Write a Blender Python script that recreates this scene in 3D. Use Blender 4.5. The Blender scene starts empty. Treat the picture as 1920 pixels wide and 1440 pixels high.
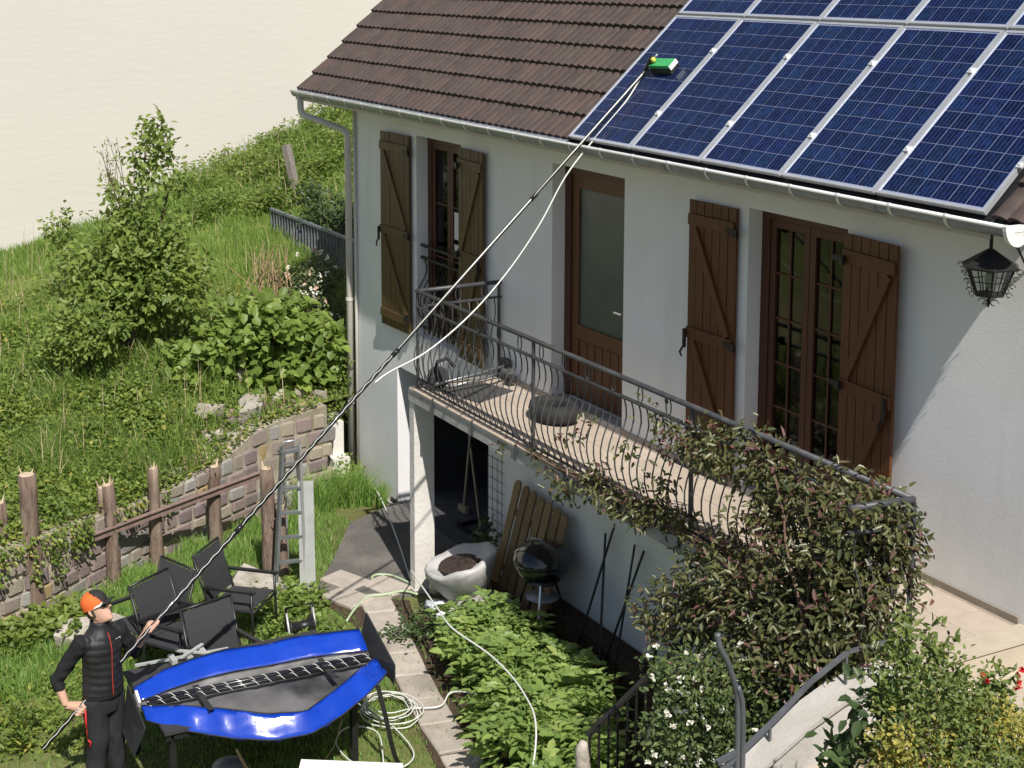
import bpy, math, random
import numpy as np
from mathutils import Vector as V, Matrix, Euler

R = math.radians
sc = bpy.context.scene
col = sc.collection

# ------------------------------------------------------------------ camera
cam_d = bpy.data.cameras.new('camera')
cam = bpy.data.objects.new('camera', cam_d)
col.objects.link(cam)
cam.location = (17.8592, -8.0351, 4.483)
YAW, PITCH, ROLL = 1.0981, 0.1411, -0.0047
_f = V((-math.sin(YAW) * math.cos(PITCH), math.cos(YAW) * math.cos(PITCH), -math.sin(PITCH)))
_r = V((math.cos(YAW), math.sin(YAW), 0))
_u = _r.cross(_f)
_r2 = _r * math.cos(ROLL) + _u * math.sin(ROLL)
_u2 = _u * math.cos(ROLL) - _r * math.sin(ROLL)
cam.rotation_euler = Matrix((( _r2.x, _u2.x, -_f.x), (_r2.y, _u2.y, -_f.y), (_r2.z, _u2.z, -_f.z))).to_euler()
cam_d.sensor_width = 36.0
cam_d.lens = 36.0 * 2842.26 / 1920
cam_d.shift_x = 0.0794
cam_d.shift_y = -0.19997
cam_d.clip_end = 600
sc.camera = cam

# ------------------------------------------------------------------ light
SUN = V((0.80, -0.18, 1.0)).normalized()          # towards the sun
world = bpy.data.worlds.new('World')
sc.world = world
world.use_nodes = True
wn = world.node_tree
bg = wn.nodes['Background']
sky = wn.nodes.new('ShaderNodeTexSky')
sky.sky_type = 'NISHITA'
sky.sun_disc = False
sky.sun_elevation = math.asin(SUN.z)
sky.sun_rotation = math.atan2(SUN.x, SUN.y)
wn.links.new(sky.outputs[0], bg.inputs[0])
bg.inputs[1].default_value = 0.062
sun_d = bpy.data.lights.new('sun', 'SUN')
sun_d.energy = 4.2
sun_d.angle = R(0.55)
sun_d.color = (1.0, 0.95, 0.87)
sun = bpy.data.objects.new('sun', sun_d)
col.objects.link(sun)
sun.location = (30, -10, 40)
sun.rotation_euler = SUN.to_track_quat('Z', 'Y').to_euler()
sc.view_settings.view_transform = 'Standard'
sc.view_settings.look = 'None'
sc.view_settings.gamma = 1
sc.view_settings.use_curve_mapping = False
sc.view_settings.exposure = 0.52
sc.cycles.max_bounces = 6
sc.cycles.transparent_max_bounces = 8

# ------------------------------------------------------------------ materials
MATS = {}
def _nodes(name):
    m = bpy.data.materials.new(name); m.use_nodes = True
    MATS[name] = m
    nt = m.node_tree
    return m, nt, nt.nodes['Principled BSDF'], nt.nodes['Material Output']

def M(name, c1, c2=None, scale=6.0, rough=.7, bump=0.0, bscale=40.0, metal=0.0, spec=.35, coat=0.0,
      rnd=0.0, detail=5.0, c3=None, s3=1.2, stretch=None, lo=.35, hi=.68, rrough=0.0):
    """procedural surface: two colours mixed by noise, an optional third in large patches, relief by a second noise"""
    m, nt, b, out = _nodes(name)
    N, Lk = nt.nodes.new, nt.links.new
    b.inputs['Roughness'].default_value = rough
    b.inputs['Metallic'].default_value = metal
    b.inputs['Specular IOR Level'].default_value = spec
    b.inputs['Coat Weight'].default_value = coat
    b.inputs['Coat Roughness'].default_value = .08
    tc = N('ShaderNodeTexCoord'); oi = N('ShaderNodeObjectInfo')
    off = N('ShaderNodeVectorMath'); off.operation = 'SCALE'; off.inputs[0].default_value = (17, 31, 23)
    Lk(oi.outputs['Random'], off.inputs['Scale'])
    add = N('ShaderNodeVectorMath'); add.operation = 'ADD'
    Lk(tc.outputs['Object'], add.inputs[0]); Lk(off.outputs[0], add.inputs[1])
    vec = add.outputs[0]
    if stretch:
        mp = N('ShaderNodeMapping'); mp.inputs['Scale'].default_value = stretch
        Lk(vec, mp.inputs['Vector']); vec = mp.outputs[0]
    c2 = c2 or tuple(x * .85 for x in c1)
    nz = N('ShaderNodeTexNoise'); nz.inputs['Scale'].default_value = scale; nz.inputs['Detail'].default_value = detail
    Lk(vec, nz.inputs['Vector'])
    rp = N('ShaderNodeValToRGB')
    rp.color_ramp.elements[0].position = lo; rp.color_ramp.elements[1].position = hi
    rp.color_ramp.elements[0].color = (*c1, 1); rp.color_ramp.elements[1].color = (*c2, 1)
    Lk(nz.outputs['Fac'], rp.inputs[0])
    colr = rp.outputs[0]
    if c3:
        n3 = N('ShaderNodeTexNoise'); n3.inputs['Scale'].default_value = s3; n3.inputs['Detail'].default_value = 6
        Lk(vec, n3.inputs['Vector'])
        r3 = N('ShaderNodeValToRGB'); r3.color_ramp.elements[0].position = .5; r3.color_ramp.elements[1].position = .72
        Lk(n3.outputs['Fac'], r3.inputs[0])
        mx = N('ShaderNodeMix'); mx.data_type = 'RGBA'
        Lk(r3.outputs[0], mx.inputs['Factor']); Lk(colr, mx.inputs['A']); mx.inputs['B'].default_value = (*c3, 1)
        colr = mx.outputs['Result']
    if rnd:
        hs = N('ShaderNodeHueSaturation')
        ml = N('ShaderNodeMapRange'); ml.inputs['To Min'].default_value = 1 - rnd; ml.inputs['To Max'].default_value = 1 + rnd
        Lk(oi.outputs['Random'], ml.inputs['Value']); Lk(ml.outputs[0], hs.inputs['Value']); Lk(colr, hs.inputs['Color'])
        colr = hs.outputs[0]
    Lk(colr, b.inputs['Base Color'])
    if rrough:
        rr = N('ShaderNodeMapRange'); rr.inputs['To Min'].default_value = max(.02, rough - rrough); rr.inputs['To Max'].default_value = min(1, rough + rrough)
        Lk(nz.outputs['Fac'], rr.inputs['Value']); Lk(rr.outputs[0], b.inputs['Roughness'])
    if bump:
        n2 = N('ShaderNodeTexNoise'); n2.inputs['Scale'].default_value = bscale; n2.inputs['Detail'].default_value = 6
        Lk(vec, n2.inputs['Vector'])
        bp = N('ShaderNodeBump'); bp.inputs['Strength'].default_value = bump; bp.inputs['Distance'].default_value = .02
        Lk(n2.outputs['Fac'], bp.inputs['Height']); Lk(bp.outputs[0], b.inputs['Normal'])
    return m

GAIN = 1.45
def LM(name, dark, light, extra=None, trans=.3, rough=.45, spec=.4, pos=.8):
    if 'petal' not in name:
        g3 = (GAIN * 1.42, GAIN * 1.38, GAIN * 1.8) if 'grass' in name else (GAIN * 1.2, GAIN, GAIN * 1.3)
        trans += .12; dark, light = tuple(c * k for c, k in zip(dark, g3)), tuple(c * k for c, k in zip(light, g3))
        if extra: extra = tuple(c * k for c, k in zip(extra, g3))
    """foliage: every leaf its own tint (attribute rnd), light passing through the blade"""
    m, nt, b, out = _nodes(name)
    N, Lk = nt.nodes.new, nt.links.new
    at = N('ShaderNodeAttribute'); at.attribute_name = 'rnd'
    rp = N('ShaderNodeValToRGB'); e = rp.color_ramp.elements
    e[0].color = (*dark, 1); e[1].color = (*light, 1); e[1].position = pos if extra else 1
    if extra:
        x = e.new(min(pos + .08, .99)); x.color = (*extra, 1)
    Lk(at.outputs['Fac'], rp.inputs[0])
    b.inputs['Roughness'].default_value = rough
    b.inputs['Specular IOR Level'].default_value = spec
    Lk(rp.outputs[0], b.inputs['Base Color'])
    tr = N('ShaderNodeBsdfTranslucent')
    hs = N('ShaderNodeHueSaturation'); hs.inputs['Value'].default_value = 1.25; hs.inputs['Hue'].default_value = .485
    Lk(rp.outputs[0], hs.inputs['Color']); Lk(hs.outputs[0], tr.inputs[0])
    mx = N('ShaderNodeMixShader'); mx.inputs[0].default_value = trans
    Lk(b.outputs[0], mx.inputs[1]); Lk(tr.outputs[0], mx.inputs[2]); Lk(mx.outputs[0], out.inputs[0])
    return m

M('plaster', (.765, .768, .775), (.71, .712, .715), scale=1.6, rough=.9, bump=.06, bscale=42, c3=(.73, .728, .72), s3=.5, spec=.15)
M('plaster_white', (.665, .645, .61), (.61, .59, .555), scale=2.2, rough=.9, bump=.35, bscale=22, spec=.15, c3=(.58, .545, .49), s3=1.3)
M('plaster_cream', (.555, .533, .497), (.54, .517, .482), scale=.5, rough=.92, bump=.25, bscale=5, spec=.1, c3=(.56, .537, .488), s3=.14, stretch=(1, .4, 1.6))
M('stair_white', (.50, .48, .455), (.44, .42, .395), scale=2.5, rough=.9, bump=.3, bscale=22, spec=.15, c3=(.40, .375, .34), s3=1.6)
M('concrete', (.40, .385, .36), (.30, .29, .275), scale=5, rough=.9, bump=.4, bscale=45, spec=.15, c3=(.24, .23, .21), s3=1.8)
M('slab_concrete', (.43, .38, .33), (.36, .32, .28), scale=8, rough=.92, bump=.5, bscale=70, spec=.15, c3=(.28, .25, .21), s3=2.2, rnd=.1)
M('fascia', (.44, .43, .42), (.36, .355, .35), scale=7, rough=.85, bump=.3, bscale=30, spec=.2, c3=(.22, .22, .215), s3=2.5)
M('gravel', (.17, .16, .15), (.085, .08, .075), scale=55, rough=.95, bump=1.0, bscale=60, spec=.15, c3=(.22, .2, .18), s3=1.5, detail=8)
M('soil', (.085, .06, .042), (.045, .033, .025), scale=22, rough=.97, bump=1.0, bscale=35, spec=.1)
M('lawn_soil', (.16, .17, .065), (.10, .12, .04), scale=9, rough=.97, bump=.8, bscale=40, spec=.1, c3=(.12, .09, .05), s3=1.4)
M('hill_soil', (.19, .21, .065), (.125, .155, .042), scale=3.5, rough=.97, bump=.8, bscale=14, spec=.1, c3=(.23, .195, .11), s3=.6)
M('floor_tile', (.46, .39, .32), (.41, .345, .28), scale=9, rough=.55, bump=.12, bscale=40, spec=.35, rnd=.06)
M('floor_joint', (.33, .28, .23), (.27, .23, .19), scale=14, rough=.95)
M('landing_tile', (.47, .41, .325), (.41, .355, .28), scale=6, rough=.6, bump=.15, bscale=30, rnd=.06, c3=(.44, .38, .30), s3=2.5)
M('roof_tile', (.080, .059, .052), (.056, .043, .038), scale=9, rough=.75, bump=.35, bscale=70, rnd=.09, c3=(.098, .063, .057), s3=2.2, spec=.3)
M('roof_deck', (.02, .018, .017), (.013, .012, .012), rough=.9)
M('underlay', (.012, .012, .014), (.02, .02, .022), rough=.55, scale=12)
M('zinc', (.29, .31, .345), (.25, .27, .30), scale=6, rough=.45, metal=.25, spec=.5, rrough=.1, c3=(.24, .25, .255), s3=3)
M('zinc_light', (.74, .75, .75), (.66, .67, .67), rough=.4, metal=.3, spec=.5)
M('plastic_cap', (.78, .76, .72), (.72, .70, .66), scale=4, rough=.5)
M('grey_print', (.42, .41, .40), (.40, .39, .38), rough=.6)
M('pvc_pipe', (.60, .57, .52), (.53, .50, .455), scale=4, rough=.5)
M('soffit', (.50, .46, .40), (.44, .40, .35), rough=.85)
M('wood_shutter', (.115, .04, .0115), (.085, .029, .0085), scale=5, rough=.55, bump=.2, bscale=30, stretch=(9, 9, .7), spec=.35, rnd=.08, detail=8)
M('wood_shutter_pale', (.10, .062, .024), (.078, .047, .018), scale=5, rough=.55, bump=.2, bscale=30, stretch=(9, 9, .7), spec=.35, rnd=.08, detail=8)
M('wood_frame', (.085, .027, .013), (.062, .02, .01), scale=5, rough=.5, bump=.15, bscale=30, stretch=(9, 9, .7), spec=.4)
M('wood_door', (.12, .046, .016), (.09, .035, .013), scale=5, rough=.5, bump=.15, bscale=30, stretch=(9, 9, .7), spec=.4)
M('wood_picket', (.27, .19, .105), (.20, .135, .07), scale=6, rough=.8, bump=.4, bscale=40, stretch=(6, 6, .8), rnd=.12, spec=.2)
M('bark', (.24, .175, .14), (.13, .092, .072), scale=7, rough=.95, bump=1.0, bscale=24, stretch=(3, 3, .6), rnd=.12, spec=.12, c3=(.33, .26, .205), s3=3)
M('cut_wood', (.52, .42, .30), (.45, .35, .24), scale=20, rough=.9)
M('grey_wood', (.27, .235, .215), (.19, .165, .15), scale=6, rough=.9, bump=.6, bscale=26, stretch=(5, 5, .6))
M('rail_wood', (.27, .185, .16), (.19, .13, .115), scale=6, rough=.85, bump=.4, bscale=30, stretch=(2, 2, 2))
M('iron', (.075, .077, .085), (.05, .052, .058), scale=14, rough=.5, metal=.3, spec=.5, bump=.1, bscale=60, c3=(.11, .11, .115), s3=5)
M('iron_grey', (.15, .16, .175), (.11, .118, .13), scale=9, rough=.5, metal=.35, c3=(.09, .09, .1), s3=4)
M('iron_black', (.018, .017, .017), (.028, .026, .025), scale=14, rough=.5, metal=.3)
M('iron_blue', (.20, .22, .25), (.15, .165, .19), scale=8, rough=.5, metal=.3)
M('alu', (.52, .53, .53), (.44, .45, .45), scale=7, rough=.38, metal=.65, rrough=.1)
M('alu_pale', (.50, .51, .50), (.43, .44, .43), scale=7, rough=.45, metal=.3)
M('alu_dark', (.27, .285, .30), (.21, .22, .235), scale=7, rough=.4, metal=.6)
M('panel_frame', (.66, .68, .70), (.58, .60, .62), scale=7, rough=.35, metal=.55)
M('panel_back', (.27, .30, .45), (.25, .28, .42), rough=.25, coat=.2, spec=.3)
M('black_fabric', (.021, .022, .024), (.03, .031, .033), scale=60, rough=.8, bump=.15, bscale=200, spec=.25)
M('black_mesh', (.034, .035, .038), (.045, .046, .05), scale=90, rough=.7, bump=.12, bscale=240, spec=.3)
M('black_metal', (.016, .016, .018), (.022, .022, .024), rough=.4, metal=.2, spec=.5)
M('black_rubber', (.02, .02, .021), (.032, .031, .03), scale=20, rough=.85)
M('enamel', (.008, .008, .01), (.011, .011, .013), rough=.16, spec=.55, coat=.6)
M('chrome', (.62, .62, .62), (.5, .5, .5), rough=.25, metal=.9)
M('white_plastic', (.80, .80, .79), (.76, .76, .75), rough=.45)
M('grey_plastic', (.47, .46, .455), (.38, .37, .365), scale=4, rough=.55, bump=.25, bscale=9, spec=.4)
M('brown_rust', (.05, .034, .027), (.03, .02, .016), scale=16, rough=.9)
M('white_cloth', (.66, .68, .72), (.58, .60, .66), scale=6, rough=.9, bump=.6, bscale=22)
M('mat_grey', (.07, .068, .068), (.05, .049, .05), scale=40, rough=.95, bump=.4, bscale=120)
M('hose_white', (.66, .67, .63), (.58, .59, .55), rough=.4, spec=.5)
M('hose_green', (.42, .52, .33), (.36, .46, .28), rough=.45, spec=.5)
M('pole_black', (.012, .012, .013), (.018, .018, .019), rough=.3, coat=.4)
M('pole_white', (.80, .80, .76), (.74, .74, .70), rough=.35)
M('brush_green', (.06, .40, .13), (.05, .34, .11), scale=14, rough=.45)
M('brush_yellow', (.72, .66, .12), (.66, .6, .1), rough=.45)
M('bristle', (.05, .06, .05), (.03, .035, .03), rough=.9)
M('tarp_blue', (.008, .05, .42), (.006, .04, .36), scale=5, rough=.22, spec=.5, bump=.16, bscale=7, coat=.5)
M('bag_lining', (.15, .148, .15), (.10, .098, .10), scale=4, rough=.4, bump=.3, bscale=5, c3=(.018, .018, .02), s3=1.5)
M('strap', (.02, .02, .02), (.03, .03, .03), rough=.8)
M('strap_tan', (.17, .125, .075), (.13, .095, .06), rough=.85)
M('skin', (.56, .345, .255), (.50, .30, .22), scale=9, rough=.5, spec=.35)
M('vest', (.0125, .0125, .0145), (.018, .018, .02), scale=8, rough=.55, bump=.3, bscale=16, spec=.4)
M('sleeve', (.013, .013, .015), (.019, .019, .021), scale=10, rough=.85, bump=.35, bscale=14, spec=.2)
M('trousers', (.021, .021, .025), (.03, .03, .034), scale=6, rough=.85, bump=.5, bscale=9, spec=.2)
M('cap_orange', (.78, .155, .035), (.70, .13, .03), scale=8, rough=.75, spec=.25)
M('cap_black', (.018, .017, .017), (.025, .024, .024), rough=.8)
M('glasses_white', (.82, .82, .82), (.78, .78, .78), rough=.3)
M('glasses_lens', (.01, .01, .012), (.012, .012, .014), rough=.06, coat=1)
M('hair', (.06, .04, .028), (.04, .028, .02), scale=60, rough=.7)
M('zip_red', (.42, .04, .02), (.35, .035, .02), rough=.6)
M('red_cord', (.60, .03, .02), (.5, .025, .018), rough=.6)
M('print_white', (.78, .78, .78), (.72, .72, .72), rough=.7)
M('mortar', (.42, .365, .30), (.32, .275, .22), scale=14, rough=.96, bump=.7, bscale=60, c3=(.22, .20, .13), s3=1.6)
for i, (a, b_) in enumerate([((.33, .255, .24), (.25, .195, .185)), ((.37, .315, .275), (.29, .245, .215)), ((.30, .285, .275), (.23, .22, .215)),
                             ((.44, .385, .305), (.34, .295, .235)), ((.27, .215, .215), (.21, .165, .17)), ((.42, .405, .385), (.33, .32, .30)),
                             ((.23, .245, .24), (.18, .19, .19)), ((.42, .32, .17), (.33, .25, .14))]):
    M('stone_%d' % i, a, b_, scale=9, rough=.92, bump=.8, bscale=26, rnd=.1, spec=.15)
M('rubble_pale', (.50, .455, .39), (.34, .30, .25), scale=7, rough=.93, bump=.8, bscale=20, rnd=.12)
M('rubble_brown', (.32, .235, .17), (.24, .175, .13), scale=7, rough=.93, bump=.8, bscale=20, rnd=.12)
M('boulder', (.42, .385, .335), (.31, .285, .25), scale=5, rough=.93, bump=.8, bscale=14, c3=(.22, .2, .15), s3=2)
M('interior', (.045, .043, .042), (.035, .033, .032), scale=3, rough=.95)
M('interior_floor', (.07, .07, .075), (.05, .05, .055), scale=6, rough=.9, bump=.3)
M('curtain', (.22, .22, .24), (.16, .16, .18), scale=3, rough=.95, stretch=(12, 1, .4))
M('laundry', (.40, .30, .32), (.26, .28, .36), scale=3, rough=.95)
M('tool_wood', (.36, .29, .20), (.28, .22, .15), rough=.8)
M('terracotta', (.34, .14, .08), (.27, .11, .065), scale=8, rough=.9)
M('twig', (.16, .10, .07), (.10, .065, .045), scale=20, rough=.95)
M('dry_stalk', (.38, .28, .16), (.26, .185, .105), scale=10, rough=.95)
M('trunk_wood', (.13, .095, .065), (.085, .06, .042), scale=12, rough=.95, bump=.8, bscale=30)
M('paper', (.62, .64, .66), (.58, .60, .62), rough=.8)

def glass(name, tint=(.5, .52, .52), rough=.04):
    m, nt, b, out = _nodes(name)
    N, Lk = nt.nodes.new, nt.links.new
    tr = N('ShaderNodeBsdfTransparent'); tr.inputs[0].default_value = (*tint, 1)
    gl = N('ShaderNodeBsdfGlossy'); gl.inputs['Roughness'].default_value = rough
    fr = N('ShaderNodeFresnel'); fr.inputs['IOR'].default_value = 1.28
    mx = N('ShaderNodeMixShader'); Lk(fr.outputs[0], mx.inputs[0]); Lk(tr.outputs[0], mx.inputs[1]); Lk(gl.outputs[0], mx.inputs[2])
    Lk(mx.outputs[0], out.inputs[0])
    return m
glass('glass'); glass('lantern_glass', (.86, .88, .86))
M('glass_frosted', (.085, .10, .092), (.065, .08, .074), scale=3, rough=.25, bump=.12, bscale=60, spec=.4)
M('lamp_glass', (.42, .43, .40), (.36, .37, .34), scale=9, rough=.3)

def cell_mat():
    m, nt, b, out = _nodes('pv_cell')
    N, Lk = nt.nodes.new, nt.links.new
    tc = N('ShaderNodeTexCoord'); oi = N('ShaderNodeObjectInfo')
    off = N('ShaderNodeVectorMath'); off.operation = 'SCALE'; off.inputs[0].default_value = (7, 11, 5); Lk(oi.outputs['Random'], off.inputs['Scale'])
    ad = N('ShaderNodeVectorMath'); Lk(tc.outputs['Object'], ad.inputs[0]); Lk(off.outputs[0], ad.inputs[1])
    vo = N('ShaderNodeTexVoronoi'); vo.inputs['Scale'].default_value = 28; Lk(ad.outputs[0], vo.inputs['Vector'])
    sep = N('ShaderNodeSeparateColor'); Lk(vo.outputs['Color'], sep.inputs[0])
    rp = N('ShaderNodeValToRGB'); rp.color_ramp.elements[0].color = (.0035, .009, .036, 1); rp.color_ramp.elements[1].color = (.007, .0205, .076, 1)
    Lk(sep.outputs[0], rp.inputs[0])
    hs = N('ShaderNodeHueSaturation')
    mr = N('ShaderNodeMapRange'); mr.inputs['To Min'].default_value = .78; mr.inputs['To Max'].default_value = 1.18
    Lk(oi.outputs['Random'], mr.inputs['Value']); Lk(mr.outputs[0], hs.inputs['Value'])
    fr = N('ShaderNodeMath'); fr.operation = 'MULTIPLY'; fr.inputs[1].default_value = 13.7; Lk(oi.outputs['Random'], fr.inputs[0])
    f2 = N('ShaderNodeMath'); f2.operation = 'FRACT'; Lk(fr.outputs[0], f2.inputs[0])
    mh = N('ShaderNodeMapRange'); mh.inputs['To Min'].default_value = .494; mh.inputs['To Max'].default_value = .514
    Lk(f2.outputs[0], mh.inputs['Value']); Lk(mh.outputs[0], hs.inputs['Hue'])
    Lk(rp.outputs[0], hs.inputs['Color']); Lk(hs.outputs[0], b.inputs['Base Color'])
    b.inputs['Roughness'].default_value = .25; b.inputs['Specular IOR Level'].default_value = .3
    b.inputs['Coat Weight'].default_value = .2; b.inputs['Coat Roughness'].default_value = .05
cell_mat()
M('busbar', (.10, .115, .2), (.09, .105, .18), rough=.35, metal=.3)

LM('leaf_shrub', (.055, .11, .017), (.165, .25, .045), trans=.34)
LM('leaf_broad', (.065, .13, .022), (.18, .285, .05), trans=.36)
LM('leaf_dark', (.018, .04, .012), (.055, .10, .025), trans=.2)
LM('leaf_rose', (.025, .05, .016), (.09, .135, .04), trans=.2)
LM('leaf_vine', (.022, .038, .012), (.085, .105, .03), extra=(.085, .052, .034), trans=.18, pos=.72, rough=.35, spec=.5)
LM('leaf_jasmine', (.02, .044, .012), (.08, .13, .032), extra=(.15, .20, .055), trans=.25, pos=.85)
LM('leaf_potato', (.07, .145, .03), (.18, .29, .062), extra=(.22, .31, .08), trans=.3, pos=.88)
LM('leaf_golden', (.12, .17, .03), (.30, .30, .05), trans=.3)
LM('leaf_box', (.03, .07, .014), (.115, .17, .032), extra=(.20, .23, .05), trans=.25, pos=.85)
LM('leaf_creeper', (.045, .10, .016), (.15, .23, .035), extra=(.24, .26, .045), trans=.3, pos=.85)
LM('grass_lawn', (.06, .12, .02), (.15, .24, .045), extra=(.26, .24, .09), trans=.3, pos=.88)
LM('grass_hill', (.065, .12, .02), (.16, .235, .045), extra=(.34, .29, .13), trans=.3, pos=.82)
LM('grass_dry', (.26, .20, .10), (.40, .32, .18), trans=.2)
LM('petal_white', (.62, .60, .50), (.82, .80, .72), trans=.2, rough=.6)
LM('petal_pink', (.60, .36, .28), (.74, .60, .50), trans=.2, rough=.6)
LM('petal_red', (.40, .008, .012), (.60, .02, .025), trans=.15, rough=.6)

# ------------------------------------------------------------------ object helpers
def link(o): col.objects.link(o); return o

def wloc(o):
    p = V((0, 0, 0))
    while o is not None:
        p = p + o.location; o = o.parent
    return p

def tag(o, label=None, cat=None, group=None, kind=None):
    if label: o['label'] = label
    if cat: o['category'] = cat
    if group: o['group'] = group
    if kind: o['kind'] = kind
    return o

def thing(name, label, cat, loc=(0, 0, 0), rot=(0, 0, 0), group=None):
    o = bpy.data.objects.new(name, None)
    o.empty_display_size = .1
    link(o); o.location = loc; o.rotation_euler = rot
    return tag(o, label, cat, group)

def copy_tree(o, parent=None):
    c = o.copy(); link(c); c.parent = parent
    for ch in list(o.children):
        copy_tree(ch, c)
    return c

def inst(name, mesh, parent, loc, rot=(0, 0, 0), scale=(1, 1, 1)):
    o = bpy.data.objects.new(name, mesh); link(o)
    o.parent = parent; o.location = loc; o.rotation_euler = rot; o.scale = scale
    return o

class MB:
    def __init__(self): self.v = []; self.f = []
    def _add(self, vs, fs):
        n = len(self.v); self.v.extend([tuple(p) for p in vs]); self.f.extend([tuple(i + n for i in f) for f in fs]); return self
    def box(self, c, s, rot=None):
        c = V(c); x, y, z = s[0] / 2, s[1] / 2, s[2] / 2
        vs = [V(p) for p in ((-x, -y, -z), (x, -y, -z), (x, y, -z), (-x, y, -z), (-x, -y, z), (x, -y, z), (x, y, z), (-x, y, z))]
        if rot is not None:
            m = rot if isinstance(rot, Matrix) else Euler(rot).to_matrix()
            vs = [m @ p for p in vs]
        return self._add([p + c for p in vs], [(0, 3, 2, 1), (4, 5, 6, 7), (0, 1, 5, 4), (1, 2, 6, 5), (2, 3, 7, 6), (3, 0, 4, 7)])
    def bb(self, a, b):
        a, b = V(a), V(b)
        return self.box((a + b) / 2, [abs(b[i] - a[i]) for i in range(3)])
    def bar(self, p, q, w, h, up=(0, 0, 1)):
        p, q = V(p), V(q); d = (q - p); L = d.length; d.normalize()
        u = V(up); s = d.cross(u)
        if s.length < 1e-4: s = d.cross(V((1, 0, 0)))
        s.normalize(); u = s.cross(d)
        vs = []
        for e in (p, q):
            for a, b in ((-1, -1), (1, -1), (1, 1), (-1, 1)):
                vs.append(e + s * (a * w / 2) + u * (b * h / 2))
        return self._add(vs, [(0, 1, 2, 3), (7, 6, 5, 4), (0, 4, 5, 1), (1, 5, 6, 2), (2, 6, 7, 3), (3, 7, 4, 0)])
    def rings(self, rs, cap=True, closed=True):
        n = len(rs[0]); k = len(self.v)
        for r in rs: self.v.extend([tuple(p) for p in r])
        for i in range(len(rs) - 1):
            for j in range(n if closed else n - 1):
                a = k + i * n + j; b = k + i * n + (j + 1) % n
                self.f.append((a, b, b + n, a + n))
        if cap and closed:
            self.f.append(tuple(k + j for j in reversed(range(n))))
            self.f.append(tuple(k + (len(rs) - 1) * n + j for j in range(n)))
        return self
    def tube(self, pts, r, n=6, cap=True):
        pts = [V(p) for p in pts]
        rr = r if isinstance(r, (list, tuple)) else [r] * len(pts)
        t0 = (pts[1] - pts[0]).normalized()
        a = t0.cross(V((0, 0, 1)))
        if a.length < 1e-3: a = t0.cross(V((1, 0, 0)))
        a.normalize(); rs = []
        for i, p in enumerate(pts):
            t = (pts[min(i + 1, len(pts) - 1)] - pts[max(i - 1, 0)])
            if t.length < 1e-9: t = t0
            t.normalize()
            a = (a - t * a.dot(t))
            if a.length < 1e-5: a = t.cross(V((.3, .5, .8)))
            a.normalize(); b = t.cross(a)
            rs.append([p + (a * math.cos(2 * math.pi * j / n) + b * math.sin(2 * math.pi * j / n)) * rr[i] for j in range(n)])
        return self.rings(rs, cap)
    def lathe(self, prof, n=16, c=(0, 0, 0), m=None, sx=1, sy=1):
        rs = []
        for r, z in prof:
            ring = [V((r * sx * math.cos(2 * math.pi * j / n), r * sy * math.sin(2 * math.pi * j / n), z)) for j in range(n)]
            if m is not None: ring = [m @ p for p in ring]
            rs.append([p + V(c) for p in ring])
        return self.rings(rs)
    def prism(self, poly, d):
        """polygon of 3-D points extruded along the vector d"""
        n = len(poly); d = V(d)
        vs = [V(p) for p in poly] + [V(p) + d for p in poly]
        fs = [tuple(reversed(range(n))), tuple(range(n, 2 * n))] + [(i, (i + 1) % n, (i + 1) % n + n, i + n) for i in range(n)]
        return self._add(vs, fs)
    def quad(self, a, b, c, d): return self._add([a, b, c, d], [(0, 1, 2, 3)])
    def mesh(self, name, mat, smooth=False, off=V((0, 0, 0))):
        me = bpy.data.meshes.new(name)
        me.from_pydata([(p[0] - off[0], p[1] - off[1], p[2] - off[2]) for p in self.v], [], self.f)
        me.materials.append(MATS[mat])
        if smooth: me.polygons.foreach_set('use_smooth', [True] * len(me.polygons))
        me.update(); return me
    def build(self, name, mat, parent=None, smooth=False, local=False, recalc=True):
        """world-space geometry; a top-level mesh gets its origin at its base, a child hangs at its parent's origin"""
        if parent is not None: off = V((0, 0, 0)) if local else wloc(parent)
        else:
            xs = [p[0] for p in self.v]; ys = [p[1] for p in self.v]; zs = [p[2] for p in self.v]
            off = V(((min(xs) + max(xs)) / 2, (min(ys) + max(ys)) / 2, min(zs)))
        me = self.mesh(name, mat, smooth, off)
        if recalc:
            import bmesh
            bm = bmesh.new(); bm.from_mesh(me); bmesh.ops.recalc_face_normals(bm, faces=bm.faces); bm.to_mesh(me); bm.free()
        o = link(bpy.data.objects.new(name, me))
        if parent is not None: o.parent = parent
        else: o.location = off
        return o

def spline(pts, k=6):
    """Catmull-Rom through points"""
    P = [V(p) for p in pts]; P = [P[0] * 2 - P[1]] + P + [P[-1] * 2 - P[-2]]
    out = []
    for i in range(1, len(P) - 2):
        for j in range(k):
            t = j / k; a, b, c, d = P[i - 1], P[i], P[i + 1], P[i + 2]
            out.append(.5 * ((2 * b) + (c - a) * t + (2 * a - 5 * b + 4 * c - d) * t * t + (3 * b - a - 3 * c + d) * t ** 3))
    out.append(P[-2]); return out

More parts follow.
